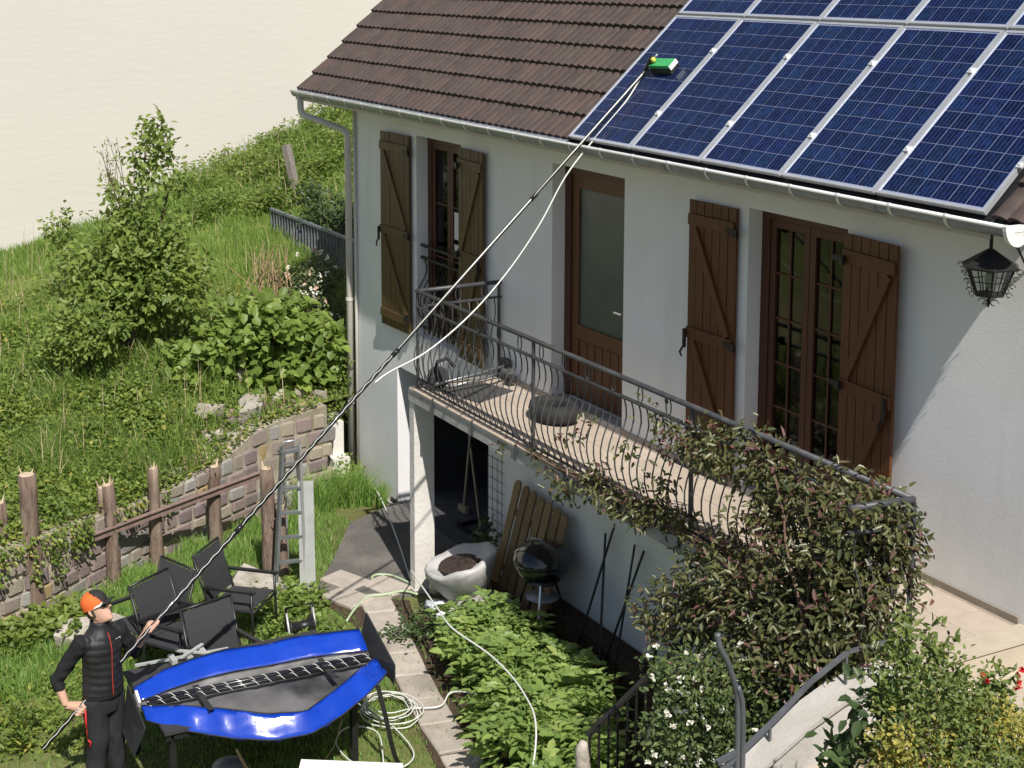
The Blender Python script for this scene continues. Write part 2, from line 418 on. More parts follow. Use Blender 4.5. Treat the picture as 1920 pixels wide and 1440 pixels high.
def np_mesh(name, v, t, mat, rnd=None, smooth=False):
    me = bpy.data.meshes.new(name)
    v = np.ascontiguousarray(v, dtype=np.float32); t = np.ascontiguousarray(t, dtype=np.int32)
    me.vertices.add(len(v)); me.vertices.foreach_set('co', v.ravel())
    k = t.shape[1]
    me.loops.add(t.size); me.loops.foreach_set('vertex_index', t.ravel())
    me.polygons.add(len(t)); me.polygons.foreach_set('loop_start', np.arange(0, t.size, k, dtype=np.int32))
    try: me.polygons.foreach_set('loop_total', np.full(len(t), k, dtype=np.int32))
    except Exception: pass
    if smooth: me.polygons.foreach_set('use_smooth', np.ones(len(t), dtype=bool))
    if rnd is not None:
        a = me.attributes.new('rnd', 'FLOAT', 'POINT'); a.data.foreach_set('value', np.ascontiguousarray(rnd, dtype=np.float32))
    me.materials.append(MATS[mat]); me.update(calc_edges=True); me.validate()
    return me

def np_obj(name, me, parent=None, loc=None):
    o = link(bpy.data.objects.new(name, me))
    if parent is not None: o.parent = parent
    if loc is not None: o.location = loc
    return o

def unit(a): return a / np.maximum(np.linalg.norm(a, axis=1, keepdims=True), 1e-9)

def leaf_arrays(rng, P, D, N, L, W, fold=.18, droop=.12, rnd=None):
    n = len(P)
    L = np.broadcast_to(L, (n,)).astype(float) * rng.uniform(.65, 1.25, n); W = np.broadcast_to(W, (n,)).astype(float) * rng.uniform(.7, 1.2, n)
    S = unit(np.cross(D, N)); U = unit(np.cross(S, D))
    v = np.empty((n, 6, 3))
    v[:, 0] = P
    v[:, 3] = P + D * L[:, None] - U * (L * droop)[:, None]
    for k, sg in ((1, 1), (5, -1)): v[:, k] = P + D * (L * .30)[:, None] + S * (W * .47 * sg)[:, None] + U * (W * fold)[:, None]
    for k, sg in ((2, 1), (4, -1)): v[:, k] = P + D * (L * .68)[:, None] + S * (W * .38 * sg)[:, None] + U * (W * fold * .7 - L * droop * .45)[:, None]
    b = np.arange(n)[:, None] * 6
    t = np.concatenate([b + [0, 1, 2], b + [0, 2, 3], b + [0, 3, 4], b + [0, 4, 5]], axis=1).reshape(-1, 3)
    r = rng.uniform(0, 1, n) if rnd is None else rnd
    return v.reshape(-1, 3), t, np.repeat(r, 6)

def cloud(rng, blobs, nclu, per, spread, hollow=.45, up=.7, flat=.5, trend=None):
    """leaf places in clusters through the volume of ellipsoids: base points, directions, normals and a tint per leaf"""
    B = np.array([b[0] for b in blobs], float); Rr = np.array([b[1] if hasattr(b[1], '__len__') else (b[1],) * 3 for b in blobs], float)
    w = np.prod(Rr, axis=1) ** .75; w /= w.sum()
    k = rng.choice(len(blobs), nclu, p=w)
    d = unit(rng.normal(size=(nclu, 3)))
    rad = (hollow ** 3 + (1 - hollow ** 3) * rng.uniform(0, 1, nclu)) ** (1 / 3)
    rad *= rng.uniform(.85, 1.12, nclu)
    C = B[k] + d * Rr[k] * rad[:, None]
    C = np.repeat(C, per, axis=0); od = np.repeat(d, per, axis=0)
    n = len(C)
    P = C + rng.normal(size=(n, 3)) * spread
    D = unit(od * .7 + rng.normal(size=(n, 3)) * .75 + np.array([0, 0, -.15]))
    N = unit(np.array([0, 0, 1.0]) * up + od * .45 + rng.normal(size=(n, 3)) * flat + np.array(SUN) * .75)
    tint = np.clip(np.repeat(rng.uniform(0, 1, nclu), per) * .45 + rng.uniform(0, 1, n) * .55, 0, 1)
    return P, D, N, tint

def foliage(name, rng, blobs, nclu, per, spread, L, W, mat, parent=None, loc=None, hollow=.45, up=.7, flat=.5, fold=.18, droop=.12):
    P, D, N, t = cloud(rng, blobs, nclu, per, spread, hollow, up, flat)
    v, f, r = leaf_arrays(rng, P, D, N, L, W, fold, droop, t)
    if parent is not None: v = v - np.array(wloc(parent))
    return np_obj(name, np_mesh(name, v, f, mat, r), parent, loc)

def blade_arrays(rng, P, H, W, lean=.35, dirv=None):
    n = len(P); H = H * rng.uniform(.5, 1.25, n); W = W * rng.uniform(.7, 1.2, n)
    a = rng.uniform(0, 2 * np.pi, n); S = np.stack([np.cos(a), np.sin(a), np.zeros(n)], 1)
    b = rng.uniform(0, 2 * np.pi, n); Ln = np.stack([np.cos(b), np.sin(b), np.zeros(n)], 1) * rng.uniform(0, 1, n)[:, None]
    if dirv is not None: Ln = Ln + np.array(dirv)
    Ln *= lean
    v = np.empty((n, 5, 3))
    v[:, 0] = P - S * (W / 2)[:, None]; v[:, 1] = P + S * (W / 2)[:, None]
    mid = P + np.array([0, 0, .6]) * H[:, None] + Ln * (H * .35)[:, None]
    v[:, 2] = mid + S * (W * .38)[:, None]; v[:, 3] = mid - S * (W * .38)[:, None]
    v[:, 4] = P + np.array([0, 0, .95]) * H[:, None] + Ln * H[:, None]
    k = np.arange(n)[:, None] * 5
    t = np.concatenate([k + [0, 1, 2], k + [0, 2, 3], k + [3, 2, 4]], axis=1).reshape(-1, 3)
    return v.reshape(-1, 3), t

def smooth01(a, b, x):
    t = np.clip((x - a) / (b - a), 0, 1); return t * t * (3 - 2 * t)

def rounded_block(rng, k=1.0, sub=1):
    """a rough stone: a box with chamfered, jittered corners (44 triangles), unit size"""
    e = .30
    pts = []
    for sx in (-1, 1):
        for sy in (-1, 1):
            for sz in (-1, 1):
                for ax in range(3):
                    p = [sx * .5, sy * .5, sz * .5]
                    for o in range(3):
                        if o != ax: p[o] *= 1 - e * rng.uniform(.45, 1.0)
                    pts.append([p[i] + rng.uniform(-.03, .03) * k for i in range(3)])
    import bmesh
    bm = bmesh.new()
    for p in pts: bm.verts.new(p)
    bmesh.ops.convex_hull(bm, input=bm.verts)
    bmesh.ops.recalc_face_normals(bm, faces=bm.faces)
    return bm
def rough_stone(name, rng, mat, n=26):
    """an irregular broken stone: hull of jittered points"""
    import bmesh
    bm = bmesh.new()
    for i in range(n):
        p = rng.normal(size=3); p /= np.linalg.norm(p); p = np.sign(p) * np.abs(p) ** .6; p *= .5 * rng.uniform(.82, 1.08) / max(.75, np.abs(p).max()); bm.verts.new(p)
    bmesh.ops.convex_hull(bm, input=bm.verts); bmesh.ops.recalc_face_normals(bm, faces=bm.faces)
    me = bpy.data.meshes.new(name); bm.to_mesh(me); bm.free(); me.materials.append(MATS[mat]); return me
def block_mesh(name, rng, mat, k=1.0):
    bm = rounded_block(rng, k); me = bpy.data.meshes.new(name); bm.to_mesh(me); bm.free()
    me.materials.append(MATS[mat]); return me

# rain streaks and faint grime on the house plaster
def weather(m, amount=.16):
    nt = MATS[m].node_tree; N, Lk = nt.nodes.new, nt.links.new; b = nt.nodes['Principled BSDF']
    src = b.inputs['Base Color'].links[0].from_socket
    tc = N('ShaderNodeTexCoord'); mp = N('ShaderNodeMapping'); mp.inputs['Scale'].default_value = (1.7, 1.7, .28); Lk(tc.outputs['Object'], mp.inputs['Vector'])
    nz = N('ShaderNodeTexNoise'); nz.inputs['Scale'].default_value = 1.0; nz.inputs['Detail'].default_value = 8; nz.inputs['Roughness'].default_value = .65; Lk(mp.outputs[0], nz.inputs['Vector'])
    rp = N('ShaderNodeValToRGB'); rp.color_ramp.elements[0].position = .48; rp.color_ramp.elements[1].position = .8; rp.color_ramp.elements[0].color = (0, 0, 0, 1); rp.color_ramp.elements[1].color = (amount, amount, amount, 1)
    Lk(nz.outputs['Fac'], rp.inputs[0]); mx = N('ShaderNodeMix'); mx.data_type = 'RGBA'; Lk(rp.outputs[0], mx.inputs['Factor']); Lk(src, mx.inputs['A']); mx.inputs['B'].default_value = (.36, .34, .29, 1)
    Lk(mx.outputs['Result'], b.inputs['Base Color'])
weather('plaster', .26); weather('plaster_white', .3); weather('stair_white', .35); weather('fascia', .5)

# ================================================================== TERRAIN
def wall_x(y):
    """the line of the stone retaining wall, x for a given y"""
    return np.interp(y, [-12, -6.4, -4.8, -3.2, -1.5, -.55, .2], [5.4, 3.35, 2.64, 1.43, .46, .22, -.02])
def wall_top(y):
    return np.interp(y, [-12, -6.4, -4.8, -3.2, -2.3, -1.6, -.55, 1], [-1.2, -1.28, -1.36, -1.56, -1.52, -1.26, -1.18, -1.2])

_HS = np.array([(.6, -4.8, -1.39), (-2.05, -4.25, -.84), (-4.13, -3.82, -.60), (-9.26, -2.79, -.68), (-.84, -2.94, -.65), (-3.85, -2.08, -.34),
                (-8.47, -1.06, -.08), (-.26, -1.93, -1.06), (-3.23, -.885, -.42), (-6.16, .135, -.10), (-10.8, 1.19, .35), (-.735, -.627, -.99),
                (-2.69, .17, -.43), (-6.06, 1.55, .26), (-7.8, 2.8, .91), (-10.5, 4.41, 1.55),
                (2.5, -4.8, -1.36), (1.35, -3.2, -1.58), (.38, -1.5, -1.64), (.15, -.55, -1.36), (3.2, -6.4, -1.28), (5.3, -12, -1.2),
                (-12, 6.5, 2.1), (-8, 5.5, 1.9), (-3, 3.5, .5), (-1, 4, .3), (-10, -7, -1.3), (-4, -8, -1.2), (0, -8, -1.3), (-14, -3, -.9), (-14, 2, .6), (-3, 8, 1.6), (-9, 9, 2.8)])
def hill_z(x, y):
    x = np.asarray(x, float); y = np.asarray(y, float); sh = x.shape
    X = np.stack([x.ravel(), y.ravel()], 1)
    out = np.empty(len(X))
    for s in range(0, len(X), 20000):
        q = X[s:s + 20000]
        d2 = ((q[:, None, :] - _HS[None, :, :2]) ** 2).sum(2)
        w = np.exp(-d2 / (2 * 1.5 ** 2)) + 1e-3 / (1 + d2) ** 2
        w /= w.sum(1, keepdims=True)
        dx = _HS[None, :, 0] - q[:, None, 0]; dy = _HS[None, :, 1] - q[:, None, 1]; z = _HS[None, :, 2]
        # weighted plane fit around every query point, lightly ridged
        sx = (w * dx).sum(1); sy = (w * dy).sum(1); sz = (w * z).sum(1)
        sxx = (w * dx * dx).sum(1) - sx * sx + .5; syy = (w * dy * dy).sum(1) - sy * sy + .5; sxy = (w * dx * dy).sum(1) - sx * sy
        sxz = (w * dx * z).sum(1) - sx * sz; syz = (w * dy * z).sum(1) - sy * sz
        det = sxx * syy - sxy * sxy
        a = (sxz * syy - syz * sxy) / det; b = (syz * sxx - sxz * sxy) / det
        out[s:s + 20000] = sz - a * sx - b * sy
    z = out + .05 * np.sin(X[:, 0] * 2.1 + X[:, 1] * 1.3) * np.cos(X[:, 1] * 1.9) + .03 * np.sin(X[:, 0] * 5.3) * np.sin(X[:, 1] * 4.7 + 1)
    xc = np.interp(X[:, 1], [-8, -2.8, -1, 1.2, 2.8, 4.4, 9], [-8.4, -8.6, -8.2, -10.2, -9.9, -10.6, -10.6])     # brow of the hill, falling away behind
    z = z - .55 * np.maximum(0, xc - X[:, 0])
    dw = np.where(X[:, 1] < .1, wall_x(X[:, 1]) - X[:, 0], 9)                      # meet the top of the wall
    k = smooth01(.1, 1.1, dw); z = (wall_top(X[:, 1]) - .01) * (1 - k) + z * k
    return z.reshape(sh)

def ground_z(x, y):
    x = np.asarray(x, float); y = np.asarray(y, float)
    z = -2.3 - .1 * smooth01(2.2, .3, x)
    z = z + .015 * np.sin(x * 3.1) * np.cos(y * 2.7)
    return z

def grid_obj(name, xs, ys, zf, mat, keep=None):
    X, Y = np.meshgrid(xs, ys, indexing='ij'); Z = zf(X, Y)
    v = np.stack([X, Y, Z], -1).reshape(-1, 3); n, m = X.shape
    i, j = np.meshgrid(np.arange(n - 1), np.arange(m - 1), indexing='ij')
    a = (i * m + j).ravel(); q = np.stack([a, a + m, a + m + 1, a + 1], 1)
    if keep is not None:
        c = v[q].mean(1); q = q[keep(c[:, 0], c[:, 1])]
    return np_obj(name, np_mesh(name, v, q, mat, None, True))

# garden ground: one sheet, fine near the house, reaching far out
xs = np.concatenate([[-260, -120, -60, -30, -16, -8, -4], np.arange(-2, 14.01, .16), [16, 20, 30, 60, 120, 260]])
ys = np.concatenate([[-260, -120, -60, -30, -16, -12], np.arange(-9, 1.01, .16), [3, 8, 16, 30, 60, 120, 260]])
tag(grid_obj('ground', xs, ys, lambda x, y: np.where((np.abs(x - 6) < 12) & (np.abs(y + 4) < 9), ground_z(x, y), -2.32), 'lawn_soil'), kind='structure')

# hillside behind the retaining wall
hx = np.arange(-15, 6.01, .15); hy = np.arange(-12, 9.01, .15)
def hill_sheet():
    U = np.linspace(0, 1, 120); Y = np.arange(-12, 9.01, .15)
    X = np.empty((len(U), len(Y))); YY = np.empty_like(X)
    for j, y in enumerate(Y):
        xe = float(wall_x(y)) - .12 if y < .05 else -.03
        X[:, j] = xe + (-15.5 - xe) * U ** 1.25; YY[:, j] = y
    Z = hill_z(X, YY)
    v = np.stack([X, YY, Z], -1).reshape(-1, 3); n, m = X.shape
    i, j = np.meshgrid(np.arange(n - 1), np.arange(m - 1), indexing='ij')
    a = (i * m + j).ravel(); q = np.stack([a, a + 1, a + m + 1, a + m], 1)
    return np_obj('hillside', np_mesh('hillside', v, q, 'hill_soil', None, True))
tag(hill_sheet(), kind='structure')

# the plain cream building wall that fills the view beyond the hill
w = MB()
w.bb((-19.5, -34, -6), (-16.6, 34, 16))
nb = thing('neighbouring_building', 'large plain cream plastered building wall beyond the grassy hillside', 'building', (-18, 0, -6))
w.build('wall', 'plaster_cream', nb)
c = MB(); c.bb((-19.6, -34.1, 16.002), (-16.5, 34.1, 16.2)); c.build('coping', 'concrete', nb)

# ================================================================== HOUSE
house = thing('house', 'white plastered house with brown tiled roof, wooden shutters and balcony', 'house', (5.5, 4, -2.4))
XR = 11.2
PIT = .7386; CP, SP = math.cos(PIT), math.sin(PIT)
def rf(x, s, n=0.0):
    """point on the front roof slope: x along the eave, s up the slope, n off the panel plane"""
    return V((x, -.405 + s * CP - n * SP, 2.8715 + s * SP + n * CP))
RIDGE_S = 6.0
RY = rf(0, RIDGE_S).y; RZ = rf(0, RIDGE_S).z

OPEN = [(1.2, 3.54, -2.6, -.5, .35), (1.77, 2.9, .02, 2.46, .22), (4.86, 6.15, .06, 2.48, .22), (7.97, 9.15, .06, 2.46, .2)]
def facade():
    xs_ = sorted({0, 13.6, XR} | {o[0] for o in OPEN} | {o[1] for o in OPEN})
    zs_ = sorted({-2.7, 2.86} | {o[2] for o in OPEN} | {o[3] for o in OPEN})
    b = MB()
    for i in range(len(xs_) - 1):
        for k in range(len(zs_) - 1):
            xm, zm = (xs_[i] + xs_[i + 1]) / 2, (zs_[k] + zs_[k + 1]) / 2
            if any(o[0] < xm < o[1] and o[2] < zm < o[3] for o in OPEN): continue
            b.quad((xs_[i], 0, zs_[k]), (xs_[i + 1], 0, zs_[k]), (xs_[i + 1], 0, zs_[k + 1]), (xs_[i], 0, zs_[k + 1]))
    for x0, x1, z0, z1, d in OPEN:
        b.quad((x0, 0, z0), (x0, 0, z1), (x0, d, z1), (x0, d, z0)); b.quad((x1, 0, z0), (x1, d, z0), (x1, d, z1), (x1, 0, z1))
        b.quad((x0, 0, z1), (x1, 0, z1), (x1, d, z1), (x0, d, z1)); b.quad((x0, 0, z0), (x0, d, z0), (x1, d, z0), (x1, 0, z0))
    D = 2 * RY
    # gables, back wall, annexe on the right
    for x in (0, XR - .05):
        b._add([(x, 0, -2.7), (x, D, -2.7), (x, D, 2.86), (x, RY, RZ - .25), (x, 0, 2.86)], [(0, 1, 2, 3, 4)])
    b.quad((0, D, -2.7), (XR, D, -2.7), (XR, D, 2.86), (0, D, 2.86))
    b.quad((13.6, 0, -2.7), (13.6, 4, -2.7), (13.6, 4, 2.86), (13.6, 0, 2.86)); b.quad((XR, 4, -2.7), (13.6, 4, -2.7), (13.6, 4, 2.86), (XR, 4, 2.86))
    b.quad((XR, 0, 2.86), (13.6, 0, 2.86), (13.6, 4, 2.86), (XR, 4, 2.86))
    return b.build('wall', 'plaster', house, recalc=False)
facade()
# rooms behind the openings, so that glass and the garage show depth
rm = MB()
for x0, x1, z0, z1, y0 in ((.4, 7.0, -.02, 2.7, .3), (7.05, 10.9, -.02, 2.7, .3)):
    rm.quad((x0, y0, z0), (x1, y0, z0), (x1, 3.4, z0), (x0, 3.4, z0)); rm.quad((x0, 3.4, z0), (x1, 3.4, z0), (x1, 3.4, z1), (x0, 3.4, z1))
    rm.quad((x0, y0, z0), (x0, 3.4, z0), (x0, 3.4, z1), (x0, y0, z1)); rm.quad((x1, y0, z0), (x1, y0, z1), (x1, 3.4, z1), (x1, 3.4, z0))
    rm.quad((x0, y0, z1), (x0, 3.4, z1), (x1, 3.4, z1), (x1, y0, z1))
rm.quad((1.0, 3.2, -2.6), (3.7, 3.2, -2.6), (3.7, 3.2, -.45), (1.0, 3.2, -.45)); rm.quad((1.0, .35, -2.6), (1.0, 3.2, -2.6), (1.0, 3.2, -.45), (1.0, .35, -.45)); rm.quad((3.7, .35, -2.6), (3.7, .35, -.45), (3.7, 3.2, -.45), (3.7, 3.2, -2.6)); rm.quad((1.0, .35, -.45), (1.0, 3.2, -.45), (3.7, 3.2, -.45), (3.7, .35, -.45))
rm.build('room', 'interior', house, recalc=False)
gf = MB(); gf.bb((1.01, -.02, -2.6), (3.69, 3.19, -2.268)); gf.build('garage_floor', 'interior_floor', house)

# ---- roof
rd = MB()
a, b_, c, d = rf(-.98, .03, -.1), rf(11.0, .03, -.1), rf(11.0, RIDGE_S, -.1), rf(-.98, RIDGE_S, -.1)
rd.prism([a, b_, c, d], rf(0, 0, -.05) - rf(0, 0, 0))
back = [V((p.x, 2 * RY - p.y, p.z)) for p in (a, b_, c, d)]
rd.prism(back, (0, .02, -.05))
roof = rd.build('roof', 'roof_deck', house)

TW, TE, TL = .2615, .30, .345
def tile_mesh():
    b = MB(); n = 12
    def h(u):
        a = abs(math.sin(math.pi * 2 * u)); return .030 * a ** .55
    xs_ = [i / n for i in range(n + 1)]
    for i in range(n):
        u0, u1 = xs_[i], xs_[i + 1]
        x0, x1 = u0 * TW, u1 * TW
        lo0, lo1, up0, up1 = h(u0) + .022, h(u1) + .022, h(u0) - .016, h(u1) - .016
        b.quad((x0, 0, lo0), (x1, 0, lo1), (x1, TL, up1), (x0, TL, up0))
        b.quad((x0, .004, lo0 - .038), (x1, .004, lo1 - .038), (x1, 0, lo1), (x0, 0, lo0))
    b.quad((0, 0, -.012), (0, 0, .012), (0, TL, -.012), (0, TL, -.03))
    return b.mesh('tile', 'roof_tile')
tm = tile_mesh()
rot_roof = (PIT, 0, 0)
rng = random.Random(4)
hw = wloc(house)
NCOL = 26
for r_ in range(8):
    for c_ in range(-26, 20):
        x = 5.785 + c_ * TW
        if c_ >= 0:
            x = 10.885 + (c_) * TW
            if c_ > 0: continue
        p = rf(x, r_ * TE - .01, -.052 + rng.uniform(-.003, .003)) - hw
        o = inst('tile', tm, roof, p, (PIT + rng.uniform(-.006, .006), rng.uniform(-.006, .006), rng.uniform(-.004, .004)))
# rows above the picture, and the far slope, as one covering
ut = MB()
for r_ in range(8, 20):
    for c_ in range(-26, 21):
        x = 5.785 + c_ * TW
        if 0 <= c_ and r_ < 12: continue
        s0 = r_ * TE
        for k in range(2):
            xa, xb = x + k * TW / 2, x + (k + 1) * TW / 2
            ut._add([rf(xa, s0, -.05), rf((xa + xb) / 2, s0, -.012), rf(xb, s0, -.05), rf(xa, s0 + TE, -.07), rf((xa + xb) / 2, s0 + TE, -.03), rf(xb, s0 + TE, -.07)],
                    [(0, 1, 4, 3), (1, 2, 5, 4)])
q = ut.build('upper_tiles', 'roof_tile', roof, recalc=False); q['kind'] = 'stuff'
rg = MB(); rg.tube([(-1.02, RY, RZ - .02), (XR + .02, RY, RZ - .02)], .1, 10); rg.build('ridge', 'roof_tile', roof, True)
# eave trim: zinc apron under the tiles, black sheet below the panels, soffit boards
ap = MB(); ap.prism([rf(-.98, .05, -.062), rf(5.78, .05, -.062), V((5.78, -.475, 2.80)), V((-.98, -.475, 2.80))], (0, .004, -.006)); ap.build('eave_flashing', 'zinc', house)
ul = MB(); ul.prism([rf(5.78, .6, -.07), rf(XR, .6, -.07), rf(XR, -.045, -.07), rf(5.78, -.045, -.07)], rf(0, 0, -.01) - rf(0, 0, 0)); ul.build('eave_sheet', 'underlay', house)
for i in range(4):
    y0 = -.40 + i * .1; sf = MB(); sf.bb((.002, y0 + .003, 2.70), (10.70, y0 + .097, 2.72)); sf.build('soffit_board', 'soffit', house)
fb = MB(); fb.bb((-.98, -.425, 2.70), (10.9, -.403, 2.80)); fb.build('fascia_board', 'soffit', house)

# ---- gutter, brackets, cap, downpipe
GY, GZ, GR = -.432, 2.815, .079
g = MB()
def arc(x, r, k=9): return [V((x, GY - r * math.cos(math.pi * j / (k - 1)), GZ - r * math.sin(math.pi * j / (k - 1)))) for j in range(k)]
g.rings([arc(-.95, GR), arc(5, GR), arc(11.12, GR)], False, False)
g.rings([arc(-.95, GR - .004), arc(5, GR - .004), arc(11.12, GR - .004)], False, False)
g._add(arc(-.95, GR), [tuple(range(9))])
gut = g.build('gutter', 'zinc', house, True, recalc=False)
lp = MB(); lp.tube([(-.95, GY - GR, GZ + .004), (11.12, GY - GR, GZ + .004)], .0145, 7); lp.build('lip_bead', 'zinc_light', gut, True)
bk = MB()
for k in range(8):
    a0, a1 = math.pi * k / 8, math.pi * (k + 1) / 8
    p = [V((sx * .013, -rr * math.cos(t), -rr * math.sin(t))) for t in (a0, a1) for sx in (-1, 1) for rr in (GR + .001, GR + .007)]
    bk._add(p, [(1, 5, 7, 3), (0, 1, 3, 2), (0, 4, 5, 1), (2, 3, 7, 6)])
bk.tube([(-.013, -GR, .006), (.013, -GR, .006)], .016, 6)
bkm = bk.mesh('bracket', 'zinc_light')
for i in range(24):
    inst('bracket', bkm, gut, V((-.72 + i * .515, GY, GZ)) - hw)
for x in (1.2, 4.1, 7.4, 9.9):
    sk = MB(); sk.rings([arc(x, GR + .004), arc(x + .06, GR + .004)], False, False); sk.build('joint_sleeve', 'zinc', gut, True, recalc=False)
cp = MB(); cp.prism([V((11.121, GY - .115 * math.cos(t), GZ + .015 - .14 * math.sin(t))) for t in [math.pi * j / 14 for j in range(15)]], (.03, 0, 0))
cap = cp.build('gutter_cap', 'plastic_cap', gut)
pr = MB(); pr.bb((11.1515, GY - .035, GZ - .032), (11.1525, GY + .03, GZ - .026)); pr.bb((11.1515, GY - .012, GZ - .046), (11.1525, GY + .006, GZ - .042)); pr.build('maker_print', 'grey_print', cap)
dp = MB()
dp.tube([(-.8, GY, 2.76), (-.8, GY, 2.60), (-.79, GY + .01, 2.54), (-.74, GY + .03, 2.50), (-.19, -.08, 2.345), (-.13, -.06, 2.30), (-.115, -.055, 2.22), (-.115, -.055, -2.38)], .045, 10)
pipe = dp.build('downpipe', 'pvc_pipe', house, True)
for z in (1.6, .1, -1.3):
    cl = MB(); cl.lathe([(.047, z - .02), (.053, z - .02), (.053, z + .02), (.047, z + .02)], 10, (-.115, -.055, 0)); cl.build('collar', 'pvc_pipe', pipe)
cb = MB(); cb.tube([(.04, -.03, 2.7), (.04, -.03, -2.4)], .022, 6); cb.build('corner_conduit', 'pvc_pipe', house, True)

# ---- balcony slab, floor tiles, pillar
sl = MB(); sl.bb((3.70, -1.075, -.15), (10.95, .0, -.014)); slab = sl.build('balcony_slab', 'fascia', house)
st = MB(); st.bb((3.705, -1.07, -.0139), (10.945, -.001, -.004)); st.build('tile_bed', 'floor_joint', slab)
ft = MB(); ft.box((0, 0, 0), (.338, .338, .012)); ftm = ft.mesh('floor_tile', 'floor_tile')
for i in range(21):
    for j in range(3):
        inst('floor_tile', ftm, slab, V((3.99 + i * .342, -.235 - j * .342, -.003 + rng.uniform(-.0008, .0008))) - hw)
st2 = MB(); st2.bb((3.77, -.015, -.004), (10.94, -.003, .05)); st2.build('skirting', 'floor_joint', slab)
ed = MB(); ed.bb((3.755, -1.085, -.03), (10.95, -1.0755, .0)); ed.build('edge_trim', 'fascia', slab)
pl = MB(); pl.bb((3.69, -1.06, -2.45), (3.80, -.82, -.152)); pl.build('pillar', 'plaster_white', house)
pb = MB(); pb.bb((3.68, -1.07, -2.45), (3.81, -.81, -2.26)); pb.build('pillar_base', 'plaster_white', house)
# plinth of rough stone along the foot of the left wall
pn = MB(); pn.bb((.06, -.05, -2.6), (1.2, -.002, -2.33)); pn.build('plinth', 'concrete', house)

# ---- shutters
def shutter(x0, x1, z0, z1, mat, diag, hinge_right, ajar=0.0):
    w_, h_ = x1 - x0, z1 - z0
    hx = x1 if hinge_right else x0
    sh = bpy.data.objects.new('shutter', None)
    m = MB(); m.bb((0.012, -.012, 0.01), (w_ - .012, 0.0, h_ - .01))
    o = m.build('shutter', mat, house, local=True)
    o.location = V((x0, -.018, z0)) - hw
    bpy.data.objects.remove(sh)
    n = 6; pw = w_ / n
    p = MB(); p.box((0, 0, 0), (pw - .008, .02, h_)); pm_ = p.mesh('plank', mat)
    for i in range(n): inst('plank', pm_, o, ((i + .5) * pw, -.022 + rng.uniform(-.002, .002), h_ / 2))
    for z in (.16, h_ * .50, h_ - .17):
        led = MB(); led.bb((.012, -.054, z - .05), (w_ - .012, -.0335, z + .05)); led.build('ledge', mat, o, local=True)
    for za, zb in ((.22, h_ * .5 - .06), (h_ * .5 + .06, h_ - .23)):
        xa, xb = (w_ - .08, .08) if diag < 0 else (.08, w_ - .08)
        br = MB(); br.bar((xa, -.0435, za), (xb, -.0435, zb), .075, .02, (0, -1, 0)); br.build('brace', mat, o, local=True)
    xh = w_ if hinge_right else 0; sg = 1 if hinge_right else -1
    for z in (.2, h_ * .5, h_ - .2):
        hg = MB(); hg.bb((xh - .1, -.066, z - .022), (xh + .055, -.0545, z + .022)); hg.bb((xh + .015, -.09, z - .035), (xh + .065, -.0655, z + .035)); hg.build('hinge', 'iron_black', o, local=True)
    ls = MB(); xl = 0.02 if hinge_right else w_ - .04
    ls.bb((xl - .03, -.075, h_ * .44), (xl, -.055, h_ * .44 + .17)); ls.tube([(xl - .03, -.07, h_ * .44), (xl - .06, -.075, h_ * .44 - .05), (xl - .03, -.08, h_ * .44 - .08)], .01, 5)
    ls.build('latch', 'iron_black', o, local=True)
    if ajar:
        # swing about the hinge edge
        ang = ajar if hinge_right else -ajar
        if hinge_right:
            o.location = V((x1, -.018, z0)) - hw + Matrix.Rotation(ang, 3, 'Z') @ V((-w_, 0, 0))
        o.rotation_euler = (0, 0, ang)
    return o
shutter(.92, 1.67, .0, 2.44, 'wood_shutter_pale', -1, True, .04)
shutter(2.93, 3.54, .02, 2.44, 'wood_shutter_pale', 1, False, .05)
shutter(7.24, 7.87, .08, 2.44, 'wood_shutter', -1, True, .03)
shutter(9.165, 9.79, .08, 2.44, 'wood_shutter', 1, False, .09)

